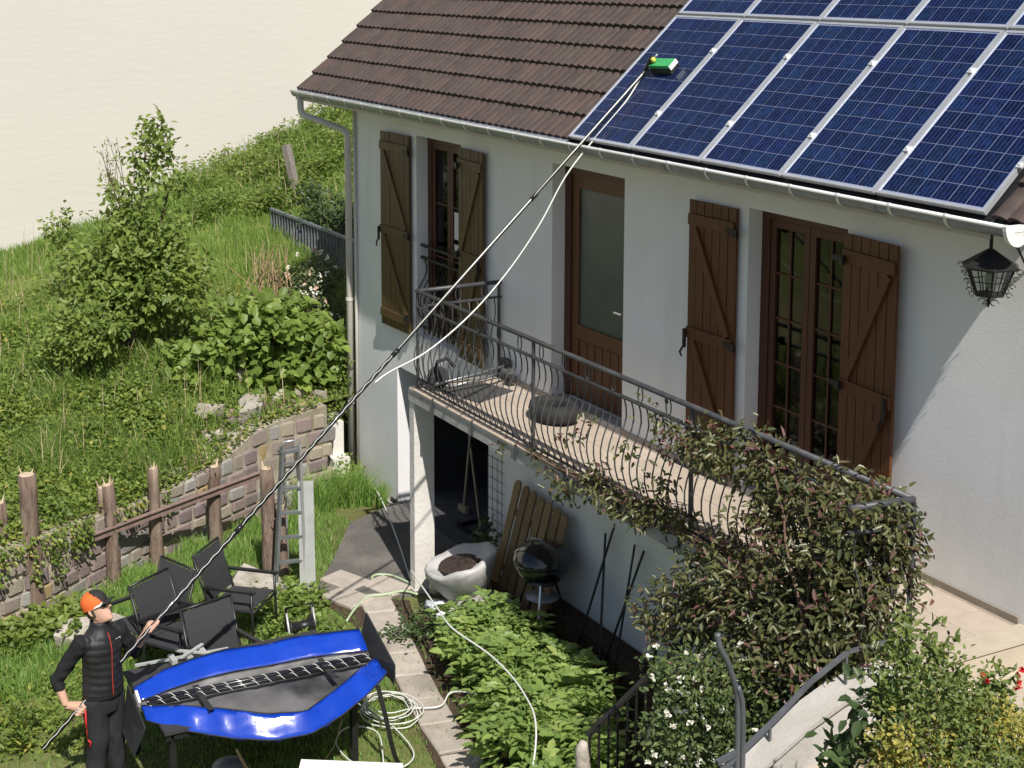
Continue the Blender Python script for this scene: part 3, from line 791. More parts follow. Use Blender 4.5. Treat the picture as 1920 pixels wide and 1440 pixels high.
# ---- windows and door
def french_window(x0, x1, z0, z1, y, cols, rows, frame_w=.1):
    f = MB()
    f.bb((x0, y, z0), (x0 + frame_w, y + .08, z1)); f.bb((x1 - frame_w, y, z0), (x1, y + .08, z1))
    f.bb((x0 + frame_w, y, z1 - .08), (x1 - frame_w, y + .08, z1)); f.bb((x0 + frame_w, y, z0), (x1 - frame_w, y + .08, z0 + .06))
    fo = f.build('window', 'wood_frame', house)
    a0, a1 = x0 + frame_w + .005, x1 - frame_w - .005; mid = (a0 + a1) / 2
    for s0, s1 in ((a0, mid - .004), (mid + .004, a1)):
        s = MB(); zb, zt = z0 + .065, z1 - .085; sw = .065
        s.bb((s0, y + .01, zb), (s0 + sw, y + .055, zt)); s.bb((s1 - sw, y + .01, zb), (s1, y + .055, zt))
        s.bb((s0 + sw, y + .01, zb), (s1 - sw, y + .055, zb + .28)); s.bb((s0 + sw, y + .01, zt - sw), (s1 - sw, y + .055, zt))
        s.build('sash', 'wood_frame', fo)
        gx0, gx1, gz0, gz1 = s0 + sw, s1 - sw, zb + .28, zt - sw
        gb = MB()
        for i in range(1, cols): gb.bb((gx0 + (gx1 - gx0) * i / cols - .009, y + .018, gz0), (gx0 + (gx1 - gx0) * i / cols + .009, y + .046, gz1))
        for j in range(1, rows): gb.bb((gx0, y + .020, gz0 + (gz1 - gz0) * j / rows - .009), (gx1, y + .044, gz0 + (gz1 - gz0) * j / rows + .009))
        gb.build('glazing_bar', 'wood_frame', fo)
        for i in range(cols):
            for j in range(rows):
                p = MB(); ax, bx = gx0 + (gx1 - gx0) * i / cols + .009, gx0 + (gx1 - gx0) * (i + 1) / cols - .009
                az, bz = gz0 + (gz1 - gz0) * j / rows + .009, gz0 + (gz1 - gz0) * (j + 1) / rows - .009
                p.bb((ax, y + .03, az), (bx, y + .034, bz)); p.build('pane', 'glass', fo)
    return fo
french_window(7.975, 9.145, .065, 2.455, .14, 2, 5)
w1 = french_window(1.775, 2.895, .025, 2.455, .15, 1, 3)
pp = MB(); pp.bb((2.47, .142, 1.30), (2.60, .146, 1.62)); pp.bb((2.47, .142, 1.12), (2.57, .146, 1.24)); pp.build('notice', 'paper', w1)
# door
f = MB(); x0, x1, z0, z1, y = 4.865, 6.145, .065, 2.475, .15
f.bb((x0, y, z0), (x0 + .11, y + .1, z1)); f.bb((x1 - .11, y, z0), (x1, y + .1, z1)); f.bb((x0 + .11, y, z1 - .1), (x1 - .11, y + .1, z1))
door = f.build('door', 'wood_frame', house)
l = MB(); a0, a1 = x0 + .115, x1 - .115; zb, zt = z0 + .01, z1 - .105
l.bb((a0, y + .02, zb), (a0 + .12, y + .07, zt)); l.bb((a1 - .12, y + .02, zb), (a1, y + .07, zt))
l.bb((a0 + .12, y + .02, zt - .13), (a1 - .12, y + .07, zt)); l.bb((a0 + .12, y + .02, zb), (a1 - .12, y + .07, zb + .2)); l.bb((a0 + .12, y + .02, zb + .62), (a1 - .12, y + .07, zb + .76))
l.build('leaf_frame', 'wood_door', door)
l = MB(); l.bb((a0 + .12, y + .035, zb + .2), (a1 - .12, y + .055, zb + .62))
for i in range(5): l.bb((a0 + .16 + i * .14, y + .028, zb + .22), (a0 + .27 + i * .14, y + .0349, zb + .60))
l.build('lower_panel', 'wood_door', door)
l = MB(); l.bb((a0 + .12, y + .04, zb + .76), (a1 - .12, y + .05, zt - .13)); l.build('glass_panel', 'glass_frosted', door)
l = MB(); l.bb((a1 - .09, y + .0, 1.0), (a1 - .045, y + .019, 1.2)); l.tube([(a1 - .07, y + .01, 1.12), (a1 - .07, y - .04, 1.12), (a1 - .19, y - .045, 1.12)], .011, 6); l.build('handle', 'chrome', door)
l = MB(); l.bb((4.87, -.02, .0), (6.14, .149, .062)); l.build('threshold', 'concrete', house)
l = MB(); l.bb((7.98, -.02, .0), (9.14, .139, .062)); l.build('threshold', 'concrete', house)
# curtains and drying laundry seen in the right room
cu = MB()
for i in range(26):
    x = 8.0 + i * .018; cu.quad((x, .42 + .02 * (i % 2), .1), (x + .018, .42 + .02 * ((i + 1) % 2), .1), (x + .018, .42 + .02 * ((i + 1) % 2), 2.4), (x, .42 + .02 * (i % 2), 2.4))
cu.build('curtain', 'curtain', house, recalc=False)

# ================================================================== SOLAR PANELS
PW, PL_, PG = .992, 1.65, .02
def panel_parts():
    fr = MB(); hgt = .038; fw = .022
    fr.bb((0, 0, -hgt), (fw, PL_, 0)); fr.bb((PW - fw, 0, -hgt), (PW, PL_, 0)); fr.bb((fw, 0, -hgt), (PW - fw, fw, 0)); fr.bb((fw, PL_ - fw, -hgt), (PW - fw, PL_, 0))
    bs = MB(); bs.bb((fw, fw, -.012), (PW - fw, PL_ - fw, -.007))
    cw, ch = (PW - .07) / 6, (PL_ - .07) / 10
    ce = MB(); ce.box((0, 0, 0), (cw - .0055, ch - .0055, .003))
    bu = MB()
    for i in range(6):
        for k in (.25, .5, .75):
            x = .035 + (i + k) * cw; bu.bb((x - .0009, .035, -.0050), (x + .0009, PL_ - .035, -.0046))
    return fr.mesh('frame', 'panel_frame'), bs.mesh('backsheet', 'panel_back'), ce.mesh('cell', 'pv_cell'), bu.mesh('busbar', 'busbar'), cw, ch
pf, pbk, pce, pbu, cw, ch = panel_parts()
cm = MB(); cm.box((0, 0, .004), (.05, .05, .012)); cm.box((0, 0, .012), (.02, .02, .01)); cmm = cm.mesh('clamp', 'zinc_light')
words = ['first', 'second', 'third', 'fourth', 'fifth']
for row in range(2):
    for i in range(5):
        p = rf(5.794 + i * (PW + PG), row * (PL_ + .03))
        if row == 0 and i == 0: lab = 'blue solar panel with the green brush resting on it, lower row'
        elif row == 0 and i == 4: lab = 'blue solar panel at the right end of the lower row, above the lantern'
        else: lab = 'blue solar panel, %s from the tiles in the %s row' % (words[i], 'lower' if row == 0 else 'upper, cut off')
        t = thing('solar_panel', lab, 'solar panel', p, (PIT, 0, 0), 'solar panels on the roof')
        inst('frame', pf, t, (0, 0, 0)); inst('backsheet', pbk, t, (0, 0, 0)); inst('busbar', pbu, t, (0, 0, 0))
        for a in range(6):
            for b_ in range(10):
                inst('cell', pce, t, (.035 + (a + .5) * cw, .035 + (b_ + .5) * ch, -.0066))
        if i < 4:
            for s in (.42, 1.22): inst('clamp', cmm, t, (PW + PG / 2, s, .002))
        elif row == 0:
            for s in (.42, 1.22): inst('clamp', cmm, t, (PW + PG / 2, s, .002))

# ================================================================== STONE RETAINING WALL
rng = random.Random(11); nr = np.random.default_rng(11)
wallT = thing('retaining_wall', 'low retaining wall of mixed grey, pink and ochre stones below the hillside', 'wall', (2, -3.5, -2.4))
# a mortar core following the bend of the wall
ysw = np.concatenate([np.arange(-9, -.55, .35), [-.55]])
core = MB(); rs = []
def wnorm(y):
    d = V((float(wall_x(y + .1) - wall_x(y - .1)), .2, 0)).normalized(); return V((d.y, -d.x, 0))
for y in ysw:
    n = wnorm(y); p = V((float(wall_x(y)), y, 0)); t = float(wall_top(y))
    rs.append([p + n * .0 + V((0, 0, -2.6)), p + n * .0 + V((0, 0, t - .02)), p - n * .3 + V((0, 0, t + .01)), p - n * .3 + V((0, 0, -2.6))])
core.rings(rs); core.build('mortar_core', 'mortar', wallT)
smesh = {}
for i in range(8): smesh[i] = [block_mesh('stone', nr, 'stone_%d' % i) for _ in range(3)]
wt = [5, 4, 4, 4, 4, 3, 1.2, 1.2]
arcl = [0.0]
for i in range(len(ysw) - 1):
    arcl.append(arcl[-1] + (V((float(wall_x(ysw[i + 1])), ysw[i + 1], 0)) - V((float(wall_x(ysw[i])), ysw[i], 0))).length)
def at_arc(s):
    y = float(np.interp(s, arcl, ysw)); return y
z = -2.42; course = 0
while z < -1.12:
    hgt = rng.choice([.15, .17, .19, .21]); s = 2.6 + rng.uniform(0, .2)
    while s < arcl[-1] - .05:
        wd = rng.uniform(.17, .34); y = at_arc(s + wd / 2); tp = float(wall_top(y))
        if z + hgt * .7 < tp:
            hh = min(hgt, tp - z)
            n = wnorm(y); k = rng.choices(range(8), wt)[0]
            if z + hgt > tp - .12 and rng.random() < .7: k = rng.choice([5, 1, 3])
            o = inst('stone', rng.choice(smesh[k]), wallT,
                     V((float(wall_x(y)), y, z + hh / 2)) + n * (-.052 + rng.uniform(-.01, .01)) - wloc(wallT),
                     (rng.uniform(-.04, .04), rng.uniform(-.04, .04), math.atan2(n.y, n.x) + rng.choice([0, math.pi]) + rng.uniform(-.05, .05)),
                     (.15, wd - rng.uniform(.018, .04), hh - rng.uniform(.016, .034)))
        s += wd
    z += hgt; course += 1
# the plastered end of the wall beside the house
pe = MB()
pe.bb((-.6, -.52, -2.6), (-.12, -.24, -1.42)); pe.bb((-.119, -.46, -2.6), (.20, -.22, -1.95)); pe.bb((-.118, -.40, -1.949), (.05, -.24, -1.5))
pw = pe.build('plastered_wall_stub', 'plaster_white'); tag(pw, 'short cream plastered wall stub between stone wall and downpipe', 'wall')
pc = MB(); pc.bb((-.14, -.55, -2.0), (.22, -.48, -1.955))
# loose stones and rubble on top of the wall end
rub = [(-.1, -1.45, -1.30, .42, .22, .2, 'rubble_brown', 'large flat grey-brown stone block atop the rubble by the ladder', 'boulder'),
       (-.35, -1.0, -1.08, .16, .17, .15, 'rubble_pale', 'pale angular stone above the large flat block', None),
       (-.3, -.72, -1.10, .15, .2, .13, 'rubble_pale', 'white squared stone in the rubble near the house corner', None),
       (-.15, -.5, -1.16, .14, .14, .12, 'stone_1', 'small pinkish stone at the house end of the rubble', None),
       (-.1, -2.05, -1.42, .2, .24, .18, 'rubble_pale', 'white rounded stone in the middle of the rubble slope', None),
       (.3, -2.15, -1.6, .14, .2, .13, 'rubble_pale', 'pale stone just above the wall coping', None),
       (.45, -1.9, -1.6, .13, .15, .1, 'rubble_pale', 'small white stone low on the rubble slope', None),
       (.7, -2.55, -1.6, .15, .22, .1, 'rubble_brown', 'flat brown stone lying on the wall top', None),
       (.5, -2.75, -1.5, .12, .14, .1, 'rubble_pale', 'small pale stone beside the flat brown stone', None),
       (.9, -2.85, -1.58, .1, .12, .09, 'rubble_pale', 'chalky white stone at the left end of the rubble', None),
       (.15, -1.7, -1.62, .16, .2, .14, 'stone_4', 'purple grey stone below the white rounded stone', None),
       (-.75, -1.35, -1.0, .13, .14, .24, 'rubble_pale', 'upright grey stone standing in the leaves above the rubble', None)]
for x, y, z, a, b_, c, m, lab, alt in rub:
    z = float(hill_z(x, y)) + c * .28; a, b_, c = a * 1.25, b_ * 1.25, c * 1.2
    me = rough_stone('loose_stone', nr, alt or m)
    o = inst('loose_stone', me, None, (x, y, z), (rng.uniform(-.15, .15), rng.uniform(-.15, .15), rng.uniform(-.6, .6)), (a * 1.1, b_ * 1.2, c))
    tag(o, lab, 'stone', 'loose rubble stones')
# small rubble too fine to count
sv, stt = [], []
bm0 = rounded_block(nr); bm0.verts.ensure_lookup_table()
bv = np.array([v.co[:] for v in bm0.verts]); import bmesh as _b
_b.ops.triangulate(bm0, faces=bm0.faces); bf = np.array([[v.index for v in f.verts] for f in bm0.faces]); bm0.verts.index_update(); bm0.free()
k = 0
for i in range(110):
    y = nr.uniform(-3.3, -.5); x = float(wall_x(y)) - .15 - abs(nr.normal()) * .3
    s = nr.uniform(.025, .07); p = np.array([x, y, float(hill_z(x, y)) + .02])
    sv.append(bv * s * nr.uniform(.7, 1.4, 3) + p); stt.append(bf + k); k += len(bv)
tag(np_obj('rubble', np_mesh('rubble', np.concatenate(sv), np.concatenate(stt), 'rubble_brown')), 'fine brown rubble strewn over the wall top', 'rubble', kind='stuff')

# boulders by the worker and chairs
for (x, y, z, s, lab) in ((3.35, -4.45, -2.3, (.5, .75, .45), 'pale boulder behind the worker at the foot of the wall'),
                          (3.0, -2.62, -2.28, (.4, .62, .36), 'pinkish flat boulder behind the chair with the raised arms'),
                          (3.1, -4.95, -2.34, (.35, .5, .24), 'low grey stone left of the pale boulder')):
    o = inst('boulder', rough_stone('boulder', nr, 'boulder', 40), None, (x, y, z), (.1, -.15, rng.uniform(0, 3)), s)
    tag(o, lab, 'boulder')

# ---- bark covered posts and the long rail against them
posts = [(2.59, -5.14, 1.36, .075, 'leftmost bark post at the edge of the picture'), (2.66, -4.88, 1.64, .105, 'thick tall bark post with torn pale top'),
         (1.95, -4.0, 1.14, .055, 'thin bark post behind the worker, left of a pair'), (2.09, -3.9, 1.18, .075, 'bark post with blunt top, right of the pair behind the worker'),
         (1.73, -3.3, 1.18, .07, 'bark post rising behind the narrow chair back'), (1.42, -2.5, .98, .075, 'bark post behind the tilted chair back'),
         (2.69, -2.29, 1.33, .085, 'red-brown bark post just left of the ladder'), (2.97, -2.24, .93, .05, 'slim pale forked branch post leaning at the ladder')]
for x, y, h, r, lab in posts:
    t = thing('bark_post', lab, 'post', (x, y, -2.32), group='bark posts along the stone wall')
    m = MB(); pts, rr = [], []
    lx, ly = rng.uniform(-.04, .04), rng.uniform(-.06, .02)
    for i in range(9):
        f_ = i / 8
        pts.append((lx * f_ + rng.uniform(-.008, .008), ly * f_ + rng.uniform(-.008, .008), -.1 + (h + .1) * f_)); rr.append(r * (1.35 - .5 * f_ ** .6) * rng.uniform(.93, 1.07))
    m.tube(pts, rr, 9); m.build('trunk', 'bark', t, True, local=True)
    c = MB(); tp = V(pts[-1]); c.lathe([(rr[-1] * .93, -.004), (rr[-1] * .7, .006), (.005, .008)], 9, tp)
    for i in range(rng.randint(2, 4)):
        a = rng.uniform(0, 6.28); q = tp + V((math.cos(a), math.sin(a), 0)) * rr[-1] * .6; c.tube([q, q + V((math.cos(a) * .03, math.sin(a) * .03, rng.uniform(.03, .1)))], [.012, .002], 4)
    c.build('cut_top', 'cut_wood', t, local=True)
    for i in range(4):
        c = MB(); a = rng.uniform(0, 6.28); zz = rng.uniform(.25, .9) * h; q = V((lx * zz / h, ly * zz / h, zz))
        c.tube([q, q + V((math.cos(a), math.sin(a), .5)) * (r + .05)], [.012, .006], 5); c.build('branch_stub', 'bark', t, local=True)
m = MB(); m.bar((2.72, -5.35, -1.665), (1.25, -1.85, -1.6), .035, .085); m.bar((2.735, -5.35, -1.625), (1.265, -1.85, -1.56), .055, .012)
o = m.build('fence_rail', 'rail_wood'); tag(o, 'long weathered reddish board slanting behind the bark posts', 'board')

# ================================================================== PATH, GRAVEL, STAIRS
gpoly = [(1.25, -.1), (1.6, -.85), (2.5, -1.45), (3.2, -1.95), (3.75, -1.65), (3.9, -1.0), (4.1, -.75), (3.6, .0), (3.5, .15), (1.3, .15)]
m = MB(); m.prism([V((x, y, -2.36)) for x, y in gpoly], (0, 0, .09)); tag(m.build('gravel_yard', 'gravel'), kind='structure')
pth = MB(); pth.prism([V(p) for p in ((3.35, -2.05, -2.4), (3.95, -1.2, -2.4), (4.7, -1.48, -2.4), (6.6, -1.95, -2.4), (8.6, -2.34, -2.4), (8.6, -2.8, -2.4), (6.5, -2.39, -2.4), (4.6, -1.96, -2.4))], (0, 0, .115))
path = tag(pth.build('garden_path', 'soil'), kind='structure')
psl = MB(); psl.box((0, 0, 0), (.47, .47, .05)); 
import bmesh
bm = bmesh.new(); bmesh.ops.create_cube(bm, size=1.0); bmesh.ops.scale(bm, vec=(.48, .34, .05), verts=bm.verts); bmesh.ops.bevel(bm, geom=bm.edges[:], offset=.012, segments=1, affect='EDGES')
psm = bpy.data.meshes.new('paving_slab'); bm.to_mesh(psm); bm.free(); psm.materials.append(MATS['slab_concrete'])
cent = spline([(3.85, -1.55, 0), (4.55, -1.71, 0), (5.4, -1.93, 0), (6.35, -2.14, 0), (7.15, -2.28, 0), (8.6, -2.55, 0)], 20)
acc = 0; last = cent[0]; nxt = 0
for i in range(1, len(cent)):
    acc += (cent[i] - cent[i - 1]).length
    if acc >= nxt:
        d = (cent[i] - cent[i - 1]).normalized(); a = math.atan2(d.y, d.x)
        inst('paving_slab', psm, path, cent[i] + V((0, 0, -2.287 + rng.uniform(-.005, .005))) - path.location, (rng.uniform(-.015, .015), rng.uniform(-.015, .015), a + rng.uniform(-.03, .03)))
        nxt += .495
for x, y in ((3.55, -1.28), (3.62, -1.78), (3.2, -1.62)):
    inst('paving_slab', psm, path, V((x, y, -2.272)) - path.location, (0, 0, .35 + rng.uniform(-.05, .05)))

stairs = thing('garden_stairs', 'pale stone stairs and tiled landing descending to the garden at right', 'stairs', (11.3, -1.4, -2.3))
sw = wloc(stairs)
b = MB(); b.bb((10.952, -1.3, -2.4), (11.165, -.001, -.014)); b.build('landing_base', 'landing_tile', stairs)
lt = MB(); lt.box((0, 0, 0), (.345, .345, .014)); ltm = lt.mesh('landing_tile', 'landing_tile')
b = MB(); b.bb((10.952, -1.3, .0), (11.17, -.003, .012)); b.build('nosing', 'landing_tile', stairs)
for k in range(3):
    b = MB(); b.bb((11.172 + k * .36, -1.3, -2.4), (11.528 + k * .36, -.002, -.17 - k * .17)); b.build('step', 'landing_tile', stairs)
st_prof = [(-1.27, .0), (-1.7, -.09), (-2.0, -.20), (-2.4, -.40), (-3.0, -.72), (-3.6, -1.05)]
b = MB(); b.prism([V((10.93, y, z)) for y, z in st_prof] + [V((10.93, -3.6, -2.4)), V((10.93, -1.27, -2.4))], (.16, 0, 0)); b.build('stringer_wall', 'stair_white', stairs)
b = MB(); b.prism([V((10.90, y, z + .001)) for y, z in st_prof] + [V((10.90, y, z + .031)) for y, z in reversed(st_prof)], (.23, 0, 0)); b.build('coping', 'stair_white', stairs)
for k in range(6):
    b = MB(); b.bb((11.092, -1.66 - k * .34, -2.4), (12.0, -1.322 - k * .34, -.30 - k * .165)); b.build('step', 'landing_tile', stairs)
hr = thing('stair_handrail', 'low dark flat-bar handrail running down the stair wall', 'handrail', (11, -1.3, 0))
b = MB(); pts = [(11.0, -1.15, .17), (11.0, -1.59, .177), (11.0, -1.886, .043), (11.0, -2.2, -.16), (11.0, -3.0, -.62)]
for p, q in zip(pts, pts[1:]): b.bar(p, q, .034, .016)
b.build('top_rail', 'iron_grey', hr)
for y, z0, z1 in ((-1.2, .03, .16), (-1.6, -.04, .165), (-2.2, -.27, -.17), (-2.8, -.58, -.51)):
    b = MB(); b.bar((11.0, y, z0), (11.0, y, z1), .016, .016); b.build('post', 'iron_grey', hr)
# tall bent gate post at the stair foot
gp = thing('gate_post', 'tall bent grey metal post beside the white stair wall', 'post', (11, -2.44, -2.3))
b = MB(); b.tube(spline([(11.0, -2.62, .52), (11.0, -2.60, .43), (11.0, -2.53, .30), (11.0, -2.455, .05), (11.0, -2.445, -.4)], 5) + [(11.0, -2.445, -2.3)], .018, 8); b.build('upright', 'iron_grey', gp, True)
b = MB(); b.tube(spline([(11.02, -2.47, .16), (11.02, -2.43, .0), (11.02, -2.42, -.4)], 4) + [(11.02, -2.42, -2.3)], .016, 7); b.build('second_upright', 'iron_grey', gp, True)
b = MB(); b.bar((11.0, -2.46, -.28), (11.0, -2.60, -.31), .03, .03); b.build('bracket', 'iron_grey', gp)
# dark railing at the side of the vegetable bed
df = thing('bed_railing', 'dark iron railing with upright bars sloping down beside the vegetable bed', 'railing', (9.3, -1.9, -2.3))
b = MB(); b.bar((9.3, -1.5, -.40), (9.3, -2.42, -.99), .04, .03); b.build('top_rail', 'iron_black', df)
b = MB(); b.bar((9.3, -1.5, -1.19), (9.3, -2.42, -1.78), .03, .02); b.build('bottom_rail', 'iron_black', df)
for k in range(12):
    y = -1.52 - k * .08; zt = -.21 + (y + 1.2) * .64
    b = MB(); b.bar((9.3, y, zt - .78), (9.3, y, zt - .012), .014, .014); b.build('bar', 'iron_black', df)
b = MB(); rr = [.06, .062, .056, .06, .055, .048, .024]; b.tube([(9.32, -2.47 + rng.uniform(-.01, .01), z) for z in (-2.3, -2.0, -1.7, -1.4, -1.2, -1.06, -1.01)], rr, 9)
tag(b.build('stone_bollard', 'rubble_pale', None, True), 'narrow weathered pale stone post at the foot of the dark railing', 'post')
# planted bank in front, right
bk_ = MB(); bk_.bb((12.35, -9, -2.5), (17.0, -.9, -.55)); tag(bk_.build('planting_bank', 'soil'), kind='structure')

# ================================================================== BALCONY RAILING
rl = thing('balcony_railing', 'long dark wrought iron balcony railing with bellied bars and rings', 'railing', (7.4, -1.0, 0))
rlw = wloc(rl)
RYy = -1.02; ZT, ZM, ZB = 1.06, .895, .05
b = MB(); b.tube([(3.80, RYy, ZT), (10.94, RYy, ZT)], .024, 8); b.build('top_rail', 'iron', rl, True)
b = MB(); b.bar((3.80, RYy, ZM), (10.94, RYy, ZM), .036, .018); b.build('middle_rail', 'iron', rl)
b = MB(); b.bar((3.80, RYy, ZB), (10.94, RYy, ZB), .03, .014); b.build('bottom_rail', 'iron', rl)
b = MB(); b.tube([(3.82, RYy, ZT), (3.82, -.005, ZT)], .024, 8); b.build('side_top_rail', 'iron', rl, True)
b = MB(); b.bar((3.82, RYy + .02, ZM), (3.82, -.005, ZM), .036, .018); b.build('side_middle_rail', 'iron', rl)
b = MB(); b.bar((3.82, RYy + .02, ZB), (3.82, -.005, ZB), .03, .014); b.build('side_bottom_rail', 'iron', rl)
b = MB(); b.tube([(10.94, RYy, ZT), (10.87, -1.50, ZT)], .026, 8); b.build('return_top_rail', 'iron', rl, True)
b = MB(); b.bar((10.94, RYy, ZM), (10.87, -1.50, ZM), .036, .018); b.build('return_middle_rail', 'iron', rl)
def bal_profile(zt):
    out = []
    for i in range(11):
        t = i / 10; z = zt + (ZB - zt) * t
        y = -.085 * max(0.0, math.sin(math.pi * min(1, max(0, (t - .28)) / .72))) ** 1.3 + .03 * math.sin(math.pi * min(t / .34, 1))
        out.append((0, y, z))
    return out
b = MB(); b.tube(bal_profile(ZM), .0068, 5); bal_m = b.mesh('baluster', 'iron', True)
n = 66
for i in range(n):
    x = 3.90 + i * .1075
    if x > 10.9: break
    inst('baluster', bal_m, rl, V((x, RYy, 0)) - rlw)
for i in range(9): inst('baluster', bal_m, rl, V((3.82, RYy + .09 + i * .105, 0)) - rlw, (0, 0, -math.pi / 2))
for i in range(4): inst('baluster', bal_m, rl, V((10.93 - i * .017, RYy - .08 - i * .11, 0)) - rlw, (0, 0, math.pi / 2))
def ring_mesh():
    b = MB(); k = 14; ps = [(0.035 * math.cos(2 * math.pi * j / k), 0, .072 * math.sin(2 * math.pi * j / k)) for j in range(k + 1)]
    b.tube(ps, .006, 5, False); return b.mesh('ring', 'iron', True)
rmsh = ring_mesh()
for i in range(18):
    x = 4.0 + i * .39
    inst('ring', rmsh, rl, V((x, RYy, (ZT + ZM) / 2)) - rlw)
for i in range(3): inst('ring', rmsh, rl, V((3.82, -.85 + i * .32, (ZT + ZM) / 2)) - rlw, (0, 0, math.pi / 2))
for x, y in ((3.82, RYy), (6.2, RYy), (8.6, RYy), (10.94, RYy), (3.82, -.03)):
    b = MB(); b.bar((x, y, -.0), (x, y, ZT - .02), .026, .026); b.build('post', 'iron', rl)
b = MB()
for x in [4.3 + .85 * i for i in range(8)]:
    b = MB(); b.bar((x, -1.09, -.14), (x, -1.09, .02), .02, .012); b.build('fixing_strap', 'iron', rl)
# guard in front of the left french window
gd = thing('window_guard', 'small black iron guard with bellied bars across the left french window', 'window guard', (2.3, 0, 0))
for nm, z in (('top_rail', 1.13), ('middle_rail', .98), ('bottom_rail', .12)):
    b = MB(); b.bar((1.775, .06, z), (2.895, .06, z), .03, .03); b.build(nm, 'iron_black', gd)
b = MB(); b.tube([(p[0], p[1] * 1.3, p[2] * .96 + .12) for p in bal_profile(ZM)], .008, 5); gbm = b.mesh('bar', 'iron_black', True)
for i in range(10): inst('bar', gbm, gd, V((1.84 + i * .11, .06, 0)) - wloc(gd))

# ---- lantern
ln = thing('wall_lantern', 'black wrought iron lantern with scrolls hanging under the gutter', 'lantern', (10.86, -.35, 2.2))
L0 = V((10.86, -.35, 0))
b = MB(); b.tube([L0 + V((0, 0, 2.75)), L0 + V((0, 0, 2.60))], .012, 6); b.build('hanger', 'iron_black', ln)
b = MB(); b.bar((10.86, 0, 2.76), (10.86, -.38, 2.76), .02, .02); b.tube([(10.86, 0, 2.45), (10.86, -.1, 2.6), (10.86, -.3, 2.75)], .008, 5); b.build('wall_bracket', 'iron_black', ln)
def hexring(r, z, ph=0): return [L0 + V((r * math.cos(2 * math.pi * j / 6 + ph), r * math.sin(2 * math.pi * j / 6 + ph), z)) for j in range(6)]
PH = .35
b = MB(); b.rings([hexring(.19, 2.50, PH), hexring(.195, 2.512, PH), hexring(.02, 2.625, PH)]); b.build('hood', 'iron_black', ln)
for j in range(6):
    a, c_ = hexring(.158, 2.50, PH)[j], hexring(.095, 2.33, PH)[j]
    b = MB(); b.bar(a, c_, .014, .014); b.build('frame_bar', 'iron_black', ln)
    a2, c2 = hexring(.158, 2.50, PH)[(j + 1) % 6], hexring(.095, 2.33, PH)[(j + 1) % 6]
    b = MB(); b.quad(a * .97 + a2 * .03, a * .03 + a2 * .97, c_ * .03 + c2 * .97, c_ * .97 + c2 * .03); b.build('pane', 'lantern_glass', ln, recalc=False)
    b = MB(); b.bar((a + a2) / 2, (c_ + c2) / 2, .006, .006); b.bar(a * .5 + c_ * .5, a2 * .5 + c2 * .5, .006, .006); b.build('muntin', 'iron_black', ln)
    # scroll work along each corner
    out = (a - V((L0.x, L0.y, a.z))).normalized(); sc_ = MB()
    for t, rad in ((.05, .026), (.35, .022), (.65, .022), (1.0, .024)):
        cpt = a.lerp(c_, t) + out * (rad + .012)
        sc_.tube([cpt + out * (rad * (1 - .06 * k) * math.cos(k * .55)) + V((0, 0, rad * (1 - .06 * k) * math.sin(k * .55))) for k in range(11)], .0036, 4)
    sc_.build('scroll', 'iron_black', ln)
b = MB(); b.rings([hexring(.10, 2.315, PH), hexring(.10, 2.33, PH)]); b.build('base_ring', 'iron_black', ln)
b = MB(); b.tube([L0 + V((0, 0, 2.315)), L0 + V((0, 0, 2.235))], [.012, .006], 6)
for j in range(4):
    o_ = V((math.cos(j * 1.57 + .3), math.sin(j * 1.57 + .3), 0))
    b.tube([L0 + V((0, 0, 2.27)) + o_ * (.04 + .03 * math.cos(k * .6)) + V((0, 0, .02 * math.sin(k * .6))) for k in range(9)], .0035, 4)
b.build('finial', 'iron_black', ln)
b = MB(); b.lathe([(.012, 2.36), (.03, 2.40), (.032, 2.44), (.015, 2.48)], 10, (L0.x, L0.y, 0)); b.build('bulb', 'lamp_glass', ln, True)

# ---- things on the balcony
b = MB(); b.prism([V((4.05, -.86, .002)), V((4.62, -.72, .002)), V((4.4, -.18, .002)), V((3.95, -.32, .002))], (0, 0, .012)); tag(b.build('door_mat', 'mat_grey'), 'dark grey mat lying at the left end of the balcony', 'mat')
b = MB(); b.lathe([(.20, .006), (.29, .03), (.31, .10), (.29, .17), (.20, .19), (.17, .15), (.16, .10), (.19, .03)], 22, (5.45, -.33, 0), sx=1.0, sy=.75); tag(b.build('rubber_tub', 'black_rubber', None, True), 'low black round tub on the balcony in front of the door', 'tub')
fr_ = thing('folded_trolley', 'folded grey tube trolley with black wheel lying behind the balcony corner', 'trolley', (4.0, -.5, 0))
b = MB(); b.tube([(4.08, -.95, .1), (4.05, -.5, .13), (3.98, -.06, .16)], .016, 7); b.tube([(4.2, -.9, .08), (4.17, -.5, .11), (4.1, -.06, .14)], .016, 7); b.build('tube_frame', 'alu_dark', fr_, True)
b = MB(); b.lathe([(.10, -.025), (.12, -.02), (.12, .02), (.10, .025), (.04, .03)], 16, (3.98, -.86, .14), Matrix.Rotation(1.2, 3, 'Y')); b.build('wheel', 'black_rubber', fr_, True)
b = MB(); b.tube([(3.95, -.9, .15), (3.93, -.84, .30), (4.0, -.76, .34), (4.06, -.70, .25)], .022, 7); b.build('grip', 'black_rubber', fr_, True)
b = MB(); b.box((4.0, -.05, .2), (.16, .06, .09)); b.build('end_block', 'black_rubber', fr_)
b = MB(); b.box((4.2, -.1, .08), (.1, .1, .07)); b.build('end_block', 'black_rubber', fr_)

